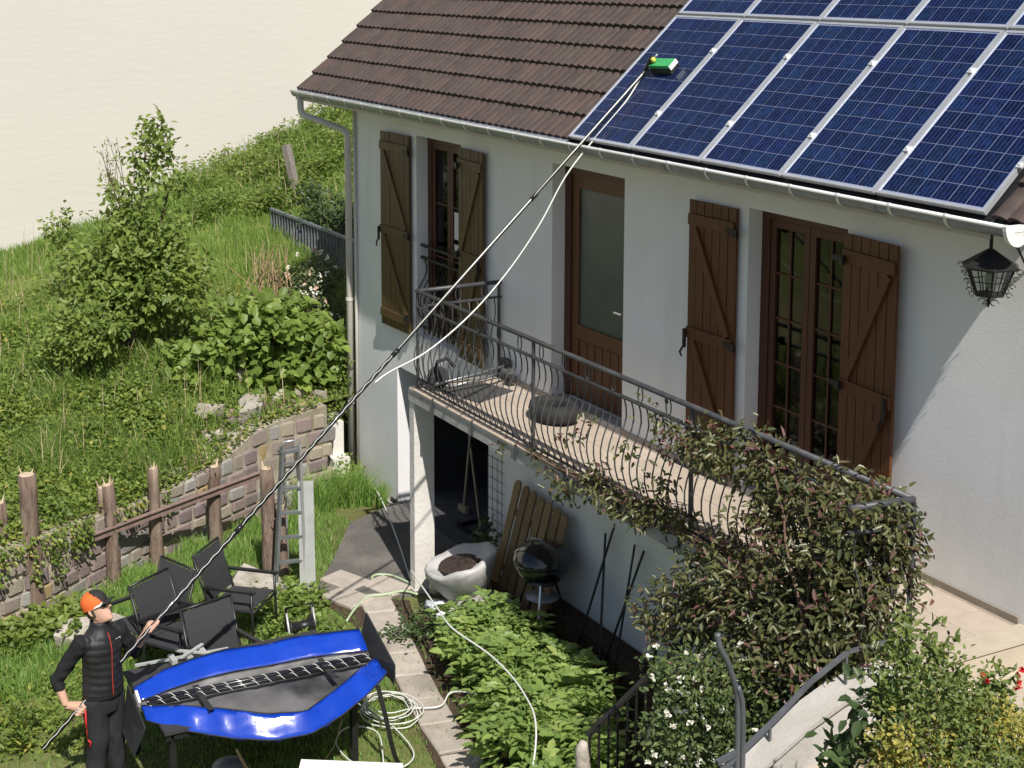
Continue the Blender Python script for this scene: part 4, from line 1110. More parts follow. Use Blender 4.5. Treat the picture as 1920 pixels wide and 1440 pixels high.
# ================================================================== UNDER THE BALCONY
# kettle barbecue
kb = thing('kettle_barbecue', 'black enamel kettle barbecue on thin legs against the shaded wall', 'barbecue', (5.4, -.42, -2.12))
kc = (5.4, -.42, -1.47)
b = MB(); b.lathe([(.02, -.24), (.15, -.215), (.265, -.11), (.302, -.005), (.297, .0)], 26, kc); b.build('bowl', 'enamel', kb, True)
b = MB(); b.lathe([(.306, .003), (.309, .02), (.275, .10), (.185, .165), (.065, .195), (.0, .20)], 26, kc); lid = b.build('lid', 'enamel', kb, True)
b = MB(); b.tube([(5.33, -.50, -1.30), (5.34, -.52, -1.235), (5.42, -.46, -1.225), (5.44, -.44, -1.285)], .014, 6); b.build('handle', 'zinc', lid, True)
for dx, dy, m_ in ((-.17, -.17, 'black_metal'), (.2, -.16, 'chrome'), (0.05, .2, 'black_metal')):
    b = MB(); b.tube([(kc[0] + dx * .6, kc[1] + dy * .6, -1.66), (kc[0] + dx * 1.35, kc[1] + dy * 1.35, -2.16)], .013, 6); b.build('leg', m_, kb)
b = MB(); b.lathe([(.01, -1.86), (.17, -1.85), (.175, -1.84), (.01, -1.845)], 18, (kc[0], kc[1], 0)); b.build('ash_pan', 'zinc', kb, True)
# picket panel
pk = thing('picket_panel', 'wooden picket fence panel with rounded tops leaning on the wall', 'fence panel', (4.9, -.3, -2.2))
for i in range(7):
    x = 4.42 + i * .155; b = MB()
    m_ = [V((-.06, 0, 0)), V((.06, 0, 0))] + [V((.06 * math.cos(t), 0, 1.12 + .06 * math.sin(t))) for t in [math.pi * k / 8 for k in range(9)]]
    tilt = Matrix.Rotation(-.27, 3, 'X')
    ps = [tilt @ p + V((x + .01 * (i % 2), -.42, -2.12 - i * .012)) for p in m_]
    b.prism(ps, tilt @ V((0, -.022, 0))); b.build('picket', 'wood_picket', pk)
for z in (.25, .85):
    c_ = Matrix.Rotation(-.27, 3, 'X') @ V((0, .018, z)); b = MB(); b.bar(V((4.36, -.42, -2.12)) + c_, V((5.42, -.42, -2.19)) + c_, .03, .07); b.build('cross_rail', 'wood_picket', pk)
# covered basin: a round tub wrapped in a grey sheet, brown load showing
tb = thing('covered_tub', 'round tub wrapped in grey plastic sheet with brown load showing', 'tub', (4.52, -.80, -2.28))
b = MB(); b.lathe([(.20, -2.3), (.22, -2.2), (.25, -1.98)], 14, (4.52, -.80, 0)); b.build('stand', 'concrete', tb, True)
nrm = np.random.default_rng(3)
prof = [(.24, -.05), (.33, .05), (.40, .16), (.45, .26), (.455, .30), (.43, .32), (.36, .30), (.30, .26), (.2, .25)]
tiltm = Matrix.Rotation(.22, 3, 'X') @ Matrix.Rotation(-.12, 3, 'Y')
rs = []
for i, (r, z) in enumerate(prof):
    rs.append([tiltm @ V((r * 1.05 * math.cos(a) * (1 + .05 * math.sin(5 * a + i)), r * .85 * math.sin(a) * (1 + .04 * math.sin(7 * a + 1.3 * i)), z + .02 * math.sin(6 * a + i) + .05 * math.cos(a - .6))) + V((4.52, -.80, -2.0)) for a in [2 * math.pi * j / 28 for j in range(28)]])
b = MB(); b.rings(rs); b.build('sheet', 'grey_plastic', tb, True)
rs = []
for r, z in ((.01, .285), (.18, .288), (.34, .272)):
    rs.append([tiltm @ V((.03 + r * 1.05 * math.cos(a), -.03 + r * .58 * math.sin(a), z + .03 * math.cos(a - .6) + .008)) + V((4.52, -.80, -2.0)) for a in [2 * math.pi * j / 20 for j in range(20)]])
b = MB(); b.rings(rs, False); b.build('load', 'brown_rust', tb, True, recalc=False)
b = MB(); b.tube([(4.18, -1.0, -2.12), (4.28, -1.0, -2.0), (4.40, -1.06, -1.9)], [.08, .1, .05], 8); b.build('sheet_fold', 'grey_plastic', tb, True)
for (x, y, s, lab) in ((4.52, -1.12, .15, 'crumpled white cloth at the corner of the vegetable bed by the pillar'), (4.78, -1.2, .09, 'small white crumpled scrap below the white cloth')):
    rs = []
    for i in range(6):
        f_ = i / 5; r = s * math.sin(math.pi * (.12 + .85 * f_)) + .004
        rs.append([V((x + r * math.cos(a) * (1.3 + .3 * math.sin(3 * a + i)), y + r * math.sin(a) * (.8 + .25 * math.sin(4 * a + 2 * i)), -2.24 + s * .9 * f_ + .02 * math.sin(5 * a + i))) for a in [2 * math.pi * j / 14 for j in range(14)]])
    b = MB(); b.rings(rs); tag(b.build('cloth', 'white_cloth', None, True), lab, 'cloth')
b = MB(); b.prism([V((4.78, -.95, -2.19)), V((5.2, -.78, -2.19)), V((5.12, -.5, -2.05)), V((4.72, -.62, -2.05))], (0, 0, .035)); tag(b.build('concrete_slab', 'concrete'), 'tilted grey slab lying between covered tub and barbecue', 'slab')
# leaning iron rods
for p, q, lab in (((5.97, -.05, -1.05), (6.34, -.35, -2.14), 'dark rod, leftmost top of the rods leaning on the wall'), ((6.11, -.05, -.95), (5.98, -.35, -2.1), 'dark rod with the highest top, crossing the leftmost rod'),
                  ((6.47, -.05, -.99), (6.6, -.35, -2.12), 'dark rod standing nearly upright right of the first crossed pair'), ((6.62, -.05, -1.0), (6.42, -.35, -2.14), 'dark rod furthest right, slanting down to the left')):
    b = MB(); b.tube([p, q], .0125, 6); tag(b.build('rod', 'black_metal'), lab, 'rod', 'rods leaning on the wall')
b = MB(); b.tube([(6.86, -.12, -1.62), (6.94, -.14, -1.82), (6.96, -.14, -2.12)], [.03, .028, .02], 8); tag(b.build('pipe_bend', 'black_metal', None, True), 'short bent black pipe sticking out at the wall foot', 'pipe')
# wire trellis by the garage
tr = thing('wire_trellis', 'thin wire trellis fixed to the wall beside the garage opening', 'trellis', (3.73, -.03, -1.8))
for i in range(4):
    b = MB(); b.tube([(3.58 + i * .105, -.03, -1.85), (3.58 + i * .105, -.03, -.93)], .004, 4); b.build('upright_wire', 'iron', tr)
for j in range(8):
    b = MB(); b.tube([(3.57, -.025, -1.8 + j * .12), (3.91, -.025, -1.8 + j * .12)], .004, 4); b.build('cross_wire', 'iron', tr)
# tools in the garage
b = MB(); b.tube([(1.92, .55, -2.28), (2.02, .62, -1.0)], .016, 6); b.box((1.92, .55, -2.24), (.2, .05, .1)); tag(b.build('broom', 'tool_wood'), 'pale upright broom standing inside the dark garage', 'broom')
b = MB(); b.tube([(1.62, .75, -1.05), (2.72, .35, -2.2)], .014, 6); b.box((2.75, .33, -2.24), (.16, .05, .06)); tag(b.build('rake', 'tool_wood'), 'long rake leaning diagonally inside the dark garage', 'rake')
b = MB(); b.tube([(2.75, 1.2, -2.2), (2.78, 1.3, -.9)], .014, 6); tag(b.build('garden_fork', 'wood_frame'), 'reddish tool handle deep inside the dark garage', 'tool')
b = MB()
for p, q in (((2.35, .25, -2.245), (2.95, .25, -2.245)), ((2.95, .25, -2.245), (2.9, .85, -2.245)), ((2.9, .85, -2.245), (2.3, .85, -2.245)), ((2.3, .85, -2.245), (2.35, .25, -2.245))): b.bar(p, q, .04, .04)
tag(b.build('floor_grate', 'black_metal'), 'dark square grate lying on the garage floor', 'grate')

# ================================================================== LADDER
ld = thing('step_ladder', 'aluminium step ladder standing beside the bark posts', 'ladder', (3.15, -2.15, -2.33))
top = V((3.1, -2.2, -.66))
for s_, nm in ((-.13, 'stile'), (.13, 'stile')):
    b = MB(); b.bar((3.2 + s_ * .25, -2.28 + s_ * 1.25, -2.36), top + V((s_ * .1, s_ * .72, 0)), .03, .075, (1, 0, 0)); b.build(nm, 'alu_dark' if s_ < 0 else 'alu', ld)
for i in range(6):
    f_ = (i + .6) / 6.3; a = V((3.2 - .0325, -2.4425, -2.36)).lerp(top + V((-.013, -.094, 0)), f_); c_ = V((3.2 + .0325, -2.1175, -2.36)).lerp(top + V((.013, .094, 0)), f_)
    b = MB(); b.bar(a, c_, .06, .025); b.build('rung', 'alu_dark', ld)
for s_ in (-.1, .12):
    b = MB(); b.bar((2.72, -1.98 + s_ * 1.3, -2.36), top + V((-.06, s_ * .6, -.04)), .022, .05, (1, 0, 0)); b.build('rear_leg', 'alu', ld)
b = MB(); b.tube([top + V((0, -.1, -.02)), top + V((.02, -.09, .06)), top + V((.02, .09, .06)), top + V((0, .1, -.02))], .014, 6); b.build('top_loop', 'alu', ld, True)
b = MB(); b.box(top + V((-.03, 0, -.06)), (.12, .24, .03)); b.build('top_tread', 'alu_dark', ld)
b = MB(); b.bar((3.28, -2.10, -2.34), (3.16, -2.06, -1.06), .025, .17, (.45, .9, 0)); tag(b.build('plank', 'alu_pale'), 'pale aluminium plank leaning on the step ladder', 'plank')

# ================================================================== GARDEN FURNITURE
def make_chair(label, loc, face):
    a = math.atan2(face[1], face[0]) - math.pi / 2
    t = thing('garden_chair', label, 'chair', loc, (0, 0, a), 'black garden chairs')
    wd = .27
    b = MB(); b.prism([V((-wd, -.22, .43)), V((wd, -.22, .43)), V((wd, .24, .45)), V((-wd, .24, .45))], (0, 0, .012)); b.build('seat', 'black_mesh', t, local=True)
    bk = MB(); rs = []
    for i in range(6):
        f_ = i / 5; z = .47 + .45 * f_; y = -.23 - .14 * f_ + .02 * math.sin(math.pi * f_)
        rs.append([V((-wd + .02, y, z)), V((wd - .02, y, z)), V((wd - .02, y - .012, z)), V((-wd + .02, y - .012, z))])
    bk.rings(rs); bk.build('backrest', 'black_mesh', t, local=True)
    for s_ in (-1, 1):
        x = s_ * wd
        b = MB(); b.tube([(x, -.30, 0), (x, -.20, .40), (x, -.24, .50), (x, -.385, .94)], .014, 7); b.build('rear_leg', 'black_metal', t, True, local=True)
        b = MB(); b.tube([(x, .27, 0), (x, .26, .30), (x, .25, .62)], .014, 7); b.build('front_leg', 'black_metal', t, True, local=True)
        b = MB(); b.bar((x, -.27, .63), (x, .29, .645), .045, .022); b.build('armrest', 'black_metal', t, local=True)
        b = MB(); b.tube([(x, -.22, .425), (x, .26, .44)], .012, 6); b.build('seat_rail', 'black_metal', t, local=True)
    for nm, p in (('top_bar', [(-wd, -.385, .94), (wd, -.385, .94)]), ('front_bar', [(-wd, .26, .43), (wd, .26, .43)])):
        b = MB(); b.tube(p, .013, 6); b.build(nm, 'black_metal', t, True, local=True)
    return t
make_chair('black garden chair with raised tilted back and long arms, nearest the ladder', (3.98, -3.12, -2.31), (.72, .69))
make_chair('black garden chair whose wide back carries the shadow of the pole', (5.38, -3.74, -2.31), (.97, .22))
make_chair('black garden chair seen edge-on with a narrow upright back', (4.12, -4.12, -2.31), (.35, -.94))
make_chair('black garden chair turned sideways just right of the worker hand', (4.52, -3.93, -2.31), (.86, .50))

tbl = thing('garden_table', 'black garden table under the open blue bag', 'table', (6.2, -3.9, -2.31))
b = MB(); b.bb((5.6, -4.78, -1.60), (6.8, -2.98, -1.57)); b.build('top', 'black_mesh', tbl)
b = MB(); b.bb((5.62, -4.76, -1.66), (6.78, -4.72, -1.601)); b.bb((5.62, -3.04, -1.66), (6.78, -3.0, -1.601)); b.bb((5.62, -4.7, -1.66), (5.66, -3.05, -1.601)); b.bb((6.74, -4.7, -1.66), (6.78, -3.05, -1.601)); b.build('apron', 'black_metal', tbl)
for x in (5.66, 6.72):
    for y in (-4.7, -3.1):
        b = MB(); b.bar((x, y, -2.34), (x, y, -1.665), .055, .055); b.build('leg', 'black_metal', tbl)

# ================================================================== BLUE BAG
bag = thing('pole_bag', 'open long glossy blue tarpaulin bag with grey lining on the table', 'bag', (6.5, -3.8, -1.57))
S = [-4.86, -4.6, -4.3, -4.0, -3.7, -3.4, -3.1, -2.84]
FI = [(6.36, -1.49), (6.30, -1.475), (6.26, -1.465), (6.28, -1.45), (6.30, -1.46), (6.33, -1.45), (6.38, -1.45), (6.46, -1.45)]
FO = [(6.21, -1.43), (6.13, -1.375), (6.08, -1.355), (6.09, -1.33), (6.12, -1.345), (6.15, -1.325), (6.20, -1.33), (6.28, -1.32)]
NI = [(6.42, -1.49), (6.62, -1.46), (6.84, -1.46), (7.03, -1.49), (7.12, -1.50), (6.98, -1.46), (6.80, -1.43), (6.62, -1.43)]
NO = [(6.56, -1.56), (6.80, -1.60), (7.00, -1.64), (7.16, -1.66), (7.22, -1.65), (7.15, -1.60), (7.02, -1.54), (6.86, -1.47)]
def resamp(A, k=34):
    a = np.array(A); y = np.linspace(S[0], S[-1], k)
    # smooth interpolation with light creases
    out = []
    for c_ in (0, 1):
        f_ = np.interp(y, S, a[:, c_]); out.append(f_)
    return np.stack([out[0], y, out[1]], 1)
def strip(A, B, k=30, m_=6, amp=.007, th=.006, seed=0):
    r_ = np.random.default_rng(seed); A, B = resamp(A, k), resamp(B, k); rs = []
    nz = np.clip(r_.normal(size=(k, 1)), -1.3, 1.3) + .45 * r_.normal(size=(k, m_ + 1))
    for i in range(k):
        row = []
        for j in range(m_ + 1):
            t = j / m_; p = A[i] * (1 - t) + B[i] * t; p[2] += amp * nz[i, j] * (.35 + math.sin(math.pi * t)) + .006 * math.sin(math.pi * t)
            row.append(V(p))
        rs.append(row + [V((p.x, p.y, p.z - th)) for p in reversed(row)])
    b = MB(); b.rings(rs); return b
strip(FO, FI, seed=1).build('far_flap', 'tarp_blue', bag, True)
strip(NO, NI, seed=2, amp=.014).build('near_flap', 'tarp_blue', bag, True)
FB = [(x + .05, -1.545) for x, z in FI]; NB_ = [(x - .05, -1.545) for x, z in NI]
lin = strip([(x, z - .008) for x, z in FI], FB, amp=.006, th=.003, seed=3); l2 = strip(FB, NB_, amp=.006, th=.003, seed=4); l3 = strip(NB_, [(x, z - .008) for x, z in NI], amp=.006, th=.003, seed=5)
lin._add(l2.v, l2.f); lin._add(l3.v, l3.f); lin.build('lining', 'bag_lining', bag, True)
so = strip([(x - .01, z - .01) for x, z in FO], [(x - .0, -1.565) for x, z in FO], amp=.004, th=.003, seed=6); so.build('far_side', 'black_fabric', bag, True)
b = MB(); b.prism([V((6.14, -4.88, -1.43)), V((6.44, -4.90, -1.46)), V((6.66, -4.89, -1.57)), V((6.62, -4.98, -1.80)), V((6.2, -4.96, -1.78))], (.0, -.012, .0)); b.build('left_end', 'black_fabric', bag)
b = MB(); b.prism([V((6.22, -2.83, -1.55)), V((6.92, -2.81, -1.55)), V((6.9, -2.80, -1.40)), V((6.55, -2.76, -1.33)), V((6.24, -2.76, -1.20))], (.0, .012, .0)); b.build('right_end', 'black_fabric', bag)
b = MB(); b.box((6.36, -4.87, -1.455), (.12, .02, .06), (0, .5, 0)); b.build('label_patch', 'white_plastic', bag)
def ribbon(pts, w_, side, mat, name, parent):
    b = MB(); rs = []
    for p in spline(pts, 6): rs.append([p - V(side) * w_ / 2, p + V(side) * w_ / 2, p + V(side) * w_ / 2 + V((0, 0, .005)), p - V(side) * w_ / 2 + V((0, 0, .005))])
    b.rings(rs); return b.build(name, mat, parent)
ribbon([(6.36, -4.38, -1.455), (6.5, -4.38, -1.47), (6.7, -4.39, -1.47), (6.84, -4.40, -1.445)], .05, (0, 1, 0), 'strap', 'inner_strap', bag)
ribbon([(6.42, -3.28, -1.44), (6.55, -3.28, -1.46), (6.7, -3.29, -1.46), (6.84, -3.30, -1.43)], .05, (0, 1, 0), 'strap', 'inner_strap', bag)
ribbon([(7.12, -4.30, -1.68), (7.18, -4.2, -1.88), (7.22, -3.98, -2.04), (7.22, -3.75, -2.02), (7.18, -3.5, -1.85), (7.10, -3.36, -1.60)], .055, (.5, 0, .6), 'strap_tan', 'carry_strap', bag)
ribbon([(6.95, -2.98, -1.52), (7.0, -2.93, -1.8), (6.98, -2.86, -2.1), (6.96, -2.80, -2.26)], .05, (.7, .6, 0), 'strap', 'loose_strap', bag)
def spiral_pole(parent, p, q, r, sp, turns, mats=('pole_black', 'pole_white'), nm='tube', w=.0026):
    b = MB(); b.tube([p, q], r, 10); b.build(nm, mats[0], parent, True)
    if sp == 'wavy':                                            # a thin hose taped along the upper side, slightly wavy
        p, q = V(p), V(q); k = int((q - p).length * 40); d = (q - p).normalized(); up = V((.75, -.25, .6)); up = (up - d * up.dot(d)).normalized(); sd = d.cross(up); b = MB()
        b.tube([p.lerp(q, i / k) + up * (r + .001) + sd * (.0045 * math.sin(i * 1.25)) for i in range(k + 1)], w, 5); b.build('taped_hose', mats[1], parent, True); return
    p, q = V(p), V(q); d = (q - p).normalized(); a = d.cross(V((0, 0, 1))).normalized(); c_ = d.cross(a)
    k = int(turns * 8); b = MB()
    b.tube([p.lerp(q, i / k) + (a * math.cos(2 * math.pi * turns * i / k) + c_ * math.sin(2 * math.pi * turns * i / k)) * (r + w * .3) for i in range(k + 1)], w, 4)
    b.build('white_hose_wrap', mats[1], parent, True)
for dx, lab in ((0, 'black pole section with white hose spiral lying in the bag, nearer the viewer'), (-.075, 'black pole section with white hose spiral lying in the bag, farther one')):
    t = thing('spare_pole', lab, 'pole', (6.45 + dx, -3.8, -1.5), group='pole sections in the bag')
    spiral_pole(t, (6.46 + dx, -4.80, -1.475), (6.60 + dx, -2.88, -1.455), .020, None, 17)
for A_, B_, nm_ in ((FO, FI, 'far_hem'), (NO, NI, 'near_hem')):
    P_ = resamp(A_, 30); hm = MB(); hm.tube([V(p) + V((0, 0, .004)) for p in P_], .006, 5); hm.build(nm_, 'strap', bag, True)
    Q_ = resamp(B_, 30); hm = MB(); hm.tube([V(p) + V((0, 0, .003)) for p in Q_], .005, 5); hm.build(nm_, 'strap', bag, True)
# silver bracket on the table
sv_ = thing('metal_fitting', 'silver metal angle fitting lying at the table end near the worker hand', 'fitting', (5.68, -4.2, -1.57))
b = MB(); b.bar((5.62, -4.68, -1.53), (5.68, -3.85, -1.53), .025, .02); b.build('arm', 'alu_pale', sv_)
for y in (-4.36, -4.22, -4.08):
    b = MB(); b.box((5.68, y, -1.525), (.14, .05, .05)); b.build('block', 'alu_pale', sv_)
b = MB(); b.bar((5.58, -4.30, -1.49), (5.78, -4.05, -1.49), .03, .015); b.bar((5.78, -4.32, -1.475), (5.6, -4.06, -1.475), .03, .012); b.build('cross_plate', 'alu_pale', sv_)
b = MB(); b.box((5.86, -3.72, -1.535), (.1, .28, .06)); b.box((5.84, -3.45, -1.54), (.05, .14, .05)); tag(b.build('tool_box', 'black_rubber'), 'small black tool lying between silver fitting and blue bag', 'tool')

# ---- hose reel, white table, bucket
hrl = thing('hose_reel', 'black hose reel frame standing on the lawn behind the bag', 'hose reel', (4.35, -2.6, -2.31))
b = MB(); b.tube([(4.28, -2.75, -2.31), (4.28, -2.75, -1.93), (4.28, -2.47, -1.93), (4.28, -2.47, -2.31)], .016, 7); b.build('front_frame', 'black_metal', hrl, True)
b = MB(); b.tube([(4.42, -2.75, -2.31), (4.30, -2.755, -1.97)], .012, 6); b.tube([(4.42, -2.47, -2.31), (4.30, -2.465, -1.97)], .012, 6); b.build('rear_legs', 'alu_pale', hrl, True)
b = MB(); b.lathe([(.10, -.13), (.10, -.115), (.055, -.11), (.055, .11), (.10, .115), (.10, .13)], 18, (4.31, -2.61, -2.14), Matrix.Rotation(math.pi / 2, 3, 'X')); b.build('drum', 'black_metal', hrl, True)
wt_ = thing('white_table', 'white table top cut off by the bottom edge of the picture', 'table', (8.2, -3.9, -2.3))
b = MB(); b.prism([V((7.80, -4.02, -1.53)), V((8.21, -3.36, -1.53)), V((9.05, -3.80, -1.53)), V((8.65, -4.5, -1.53))], (0, 0, .035)); b.build('top', 'white_plastic', wt_)
for x, y in ((7.92, -4.0), (8.22, -3.5), (8.9, -3.85), (8.62, -4.38)):
    b = MB(); b.bar((x, y, -2.32), (x, y, -1.531), .04, .04); b.build('leg', 'white_plastic', wt_)
bt = thing('work_helmet', 'grey helmet with yellow rim lying on the grass under the bag', 'helmet', (6.42, -4.12, -2.31))
b = MB(); b.lathe([(.15, .0), (.152, .05), (.12, .12), (.06, .155), (.0, .16)], 18, (6.42, -4.12, -2.30), sx=1, sy=1.15); b.build('shell', 'zinc', bt, True)
b = MB(); b.tube([(6.42 + .155 * math.cos(a), -4.12 + .178 * math.sin(a), -2.27) for a in [2 * math.pi * k / 20 for k in range(21)]], .014, 6, False); b.build('rim', 'brush_yellow', bt, True)

# ================================================================== POLE, BRUSH, HOSES
pole = thing('cleaning_pole', 'long black telescopic pole with white hose and green brush, held up to the panels', 'pole', (6.2, -5.3, -1.5))
H0 = V((6.2, -5.305, -1.503)); PD = V((-.00133, .74028, .6723))
def pp_(t): return H0 + PD * t
a = pp_(-.42)
for i, (t0, t1, r) in enumerate(((-.42, 1.9, .0195), (1.9, 3.9, .0175), (3.9, 5.8, .0155), (5.8, 7.42, .014))):
    if i < 2: spiral_pole(pole, pp_(t0), pp_(t1), r, 'wavy', 1, nm='section', w=.0028)
    else:
        b = MB(); b.tube([pp_(t0), pp_(t1)], r, 10); b.build('section', 'pole_black', pole, True)
        b = MB(); b.tube([pp_(t0) + V((.013, -.004, .011)), pp_(t1) + V((.011, -.004, .009))], .0058, 6); b.build('fixed_hose', 'pole_white', pole, True)
    c_ = MB(); c_.tube([pp_(t1 - .05), pp_(t1 + .03)], r + .006, 10); c_.build('clamp', 'pole_black', pole, True)
br_c = rf(6.36, .95, .07)
rotm = Matrix.Rotation(PIT, 3, 'X') @ Matrix.Rotation(.06, 3, 'Z')
b = MB(); b.box(br_c, (.31, .10, .035), rotm); b.build('brush_head', 'brush_green', pole)
b = MB()
for i in range(15):
    for j in range(4):
        p = br_c + rotm @ V((-.14 + i * .02, -.045 + j * .033, -.02)); b.tube([p, p + rotm @ V((0, -.01, -.05))], [.011, .014], 5)
q = b.build('bristles', 'bristle', pole); q['kind'] = 'stuff'
b = MB(); b.tube([pp_(7.40), br_c + V((-.13, -.03, .06)), br_c + rotm @ V((-.08, 0, .03))], .017, 8); b.build('gooseneck', 'pole_black', pole, True)
b = MB(); b.lathe([(.01, -.024), (.02, -.02), (.023, .0), (.018, .02), (.008, .024)], 12, br_c + rotm @ V((-.09, 0, .045)), rotm); b.build('joint', 'brush_yellow', pole, True)
for sx in (-.152, .152):
    b = MB(); b.box(br_c + rotm @ V((sx, 0, -.01)), (.016, .108, .045), rotm); b.build('end_cap', 'white_plastic', pole)
hp = [br_c + V((-.05, -.02, .08)), (6.19, .21, 3.53), (6.19, -.02, 3.22), (6.2, -.37, 2.89), (6.21, -.69, 2.56), (6.21, -.97, 2.13), (6.21, -1.3, 1.73), (6.21, -1.69, 1.37), (6.21, -2.12, 1.09), (6.21, -2.49, .95), (6.22, -2.64, .875)]
b = MB(); b.tube(spline(hp, 6), .0075, 7); b.build('slack_hose', 'hose_white', pole, True)

def hose(label, pts, r, mat):
    b = MB(); b.tube(spline(pts, 7), r, 6); tag(b.build('hose', mat, None, True), label, 'hose', 'garden hoses')
hose('long pale hose running from the house corner over the vegetable bed', [(.55, -.08, -2.2), (1.5, -.35, -2.15), (2.6, -.68, -2.2), (3.5, -.97, -2.25), (4.25, -1.33, -1.82), (4.9, -1.52, -1.72), (5.5, -1.66, -1.68), (6.0, -1.76, -1.66), (6.69, -1.72, -1.66), (7.4, -1.82, -1.66), (8.0, -2.06, -1.70), (8.5, -2.5, -2.2)], .009, 'hose_white')
hose('light green hose bending over the path edge', [(3.95, -1.10, -2.24), (3.8, -1.21, -2.24), (3.78, -1.42, -2.245), (3.74, -1.6, -2.25), (3.95, -1.85, -2.26), (4.15, -2.03, -2.27)], .0135, 'hose_green')
hose('pale green hose end curled in the shade of the pillar', [(3.72, -1.0, -2.26), (3.5, -1.05, -2.26), (3.30, -1.12, -2.26), (3.22, -1.26, -2.26), (3.30, -1.34, -2.26), (3.42, -1.26, -2.26)], .0125, 'hose_green')
cl_ = []
rr_ = random.Random(5)
for k in range(92):
    a = k * .42; r = .25 + .05 * math.sin(a * .31) + rr_.uniform(-.012, .012)
    cl_.append((6.13 + r * math.cos(a) * 1.05 + .04 * math.sin(k * .13), -2.48 + r * math.sin(a) * .9, -2.25 + .0009 * k + .006 * rr_.random()))
hose('coil of thin pale hose lying on the lawn beside the path', cl_, .0058, 'hose_white')
hose('loose loop of white hose on the lawn below the coil', [(5.9, -2.72, -2.2), (6.4, -2.6, -2.22), (6.9, -2.62, -2.24), (7.05, -2.85, -2.25), (6.85, -3.12, -2.25), (6.45, -3.15, -2.24), (6.25, -2.95, -2.23), (6.5, -2.78, -2.2), (7.0, -2.95, -2.22)], .007, 'hose_white')
hose('short white hose end crossing the path to the potato plants', [(6.2, -2.3, -2.23), (6.3, -2.05, -2.22), (6.15, -1.85, -2.2), (6.5, -1.7, -2.1)], .0085, 'hose_white')
hose('white hose arc at the bottom edge of the picture', [(7.35, -2.62, -2.22), (7.5, -2.4, -2.2), (7.75, -2.3, -2.2), (7.95, -2.45, -2.2)], .0095, 'hose_white')

# ---- railing and post on the hillside
hf = thing('hillside_railing', 'blue-grey metal railing of narrow bars on the slope behind the rose', 'railing', (-4, 1.1, -.6))
b = MB(); b.bar((-5.7, 1.0, .43), (-.2, 1.0, .43), .05, .04); b.build('top_rail', 'iron_blue', hf)
b = MB(); b.bar((-5.7, 1.0, -.55), (-.2, 1.0, -.55), .04, .03); b.build('bottom_rail', 'iron_blue', hf)
b = MB(); b.bar((0, 0, -.96), (0, 0, 0), .045, .012); hbm = b.mesh('bar', 'iron_blue')
for i in range(44): inst('bar', hbm, hf, V((-5.66 + i * .125, 1.0, .41)) - wloc(hf), (0, 0, rng.uniform(-.1, .1)))
b = MB(); b.bar((-6.55, 1.9, .1), (-6.85, 1.75, 1.35), .13, .11); tag(b.build('leaning_post', 'grey_wood'), 'weathered grey wooden post leaning on the slope behind the railing', 'post')

# ================================================================== PERSON
def remesh_obj(name, mb, mat, parent, voxel, smooth_it=4, deform=None, loc=V((0, 0, 0))):
    me = bpy.data.meshes.new(name + '_src')
    me.from_pydata([tuple(V(p)) for p in mb.v], [], mb.f)
    bm = bmesh.new(); bm.from_mesh(me); bmesh.ops.recalc_face_normals(bm, faces=bm.faces); bm.to_mesh(me); bm.free()
    o = bpy.data.objects.new(name + '_src', me); link(o)
    rmod = o.modifiers.new('r', 'REMESH'); rmod.mode = 'VOXEL'; rmod.voxel_size = voxel
    if smooth_it:
        sm = o.modifiers.new('s', 'SMOOTH'); sm.iterations = smooth_it; sm.factor = .5
    dg = bpy.context.evaluated_depsgraph_get(); dg.update()
    m2 = bpy.data.meshes.new_from_object(o.evaluated_get(dg))
    m2.name = name
    bpy.data.objects.remove(o); bpy.data.meshes.remove(me)
    if deform:
        for v in m2.vertices: v.co = deform(v.co)
    m2.materials.clear(); m2.materials.append(MATS[mat])
    m2.polygons.foreach_set('use_smooth', [True] * len(m2.polygons))
    r = link(bpy.data.objects.new(name, m2)); r.parent = parent; r.location = loc
    return r

person = thing('person', 'worker in orange and black cap, white sunglasses and black quilted vest holding the pole', 'person', (6.16, -5.08, -2.31))
SR, SCM = V((.456, .89, 0)), V((.89, -.456, 0))          # to the viewer's right, towards the viewer
def L3(s, c, z): return SR * s + SCM * c + V((0, 0, z))
FW = (SR * .72 + SCM * .69).normalized(); LF = (SR * .69 - SCM * .72).normalized()   # facing, person's left
def ell(c, a, b, ax, ay, n=14): return [c + ax * (a * math.cos(2 * math.pi * j / n)) + ay * (b * math.sin(2 * math.pi * j / n)) for j in range(n)]
def loftT(mb, secs):
    """secs: centre, half width (left-right), half depth (front-back)"""
    mb.rings([ell(c, a, b, LF, FW) for c, a, b in secs])
pel = L3(-.02, 0, .93); chest = L3(-.025, .0, 1.28); neckb = L3(-.03, .0, 1.44)
shR, shL = chest + LF * -.185 + V((0, 0, .085)), chest + LF * .185 + V((0, 0, .085))
elR, wrR, haR = L3(-.365, .13, 1.04), L3(-.285, .17, .845), L3(-.205, .15, .80)
elL, wrL, haL = L3(.20, -.20, 1.12), L3(.31, -.175, 1.30), L3(.365, -.15, 1.355)
HF = (SR * .86 + SCM * .30 + V((0, 0, .46))).normalized()       # where he looks: right and up
HL = V((0, 0, 1)).cross(HF).normalized(); HU = HF.cross(HL).normalized()
hc = L3(-.045, .0, 1.605)
body = MB()
loftT(body, [(pel + V((0, 0, -.06)), .15, .11), (pel + V((0, 0, .05)), .15, .105), (L3(-.02, 0, 1.1), .13, .10), (chest, .155, .11), (chest + V((0, 0, .1)), .14, .09), (neckb, .06, .06)])
body.tube([neckb + V((0, 0, -.06)), neckb + V((0, 0, .03)) + FW * .005, hc + HU * -.06 + HF * -.01], [.062, .056, .054], 12)
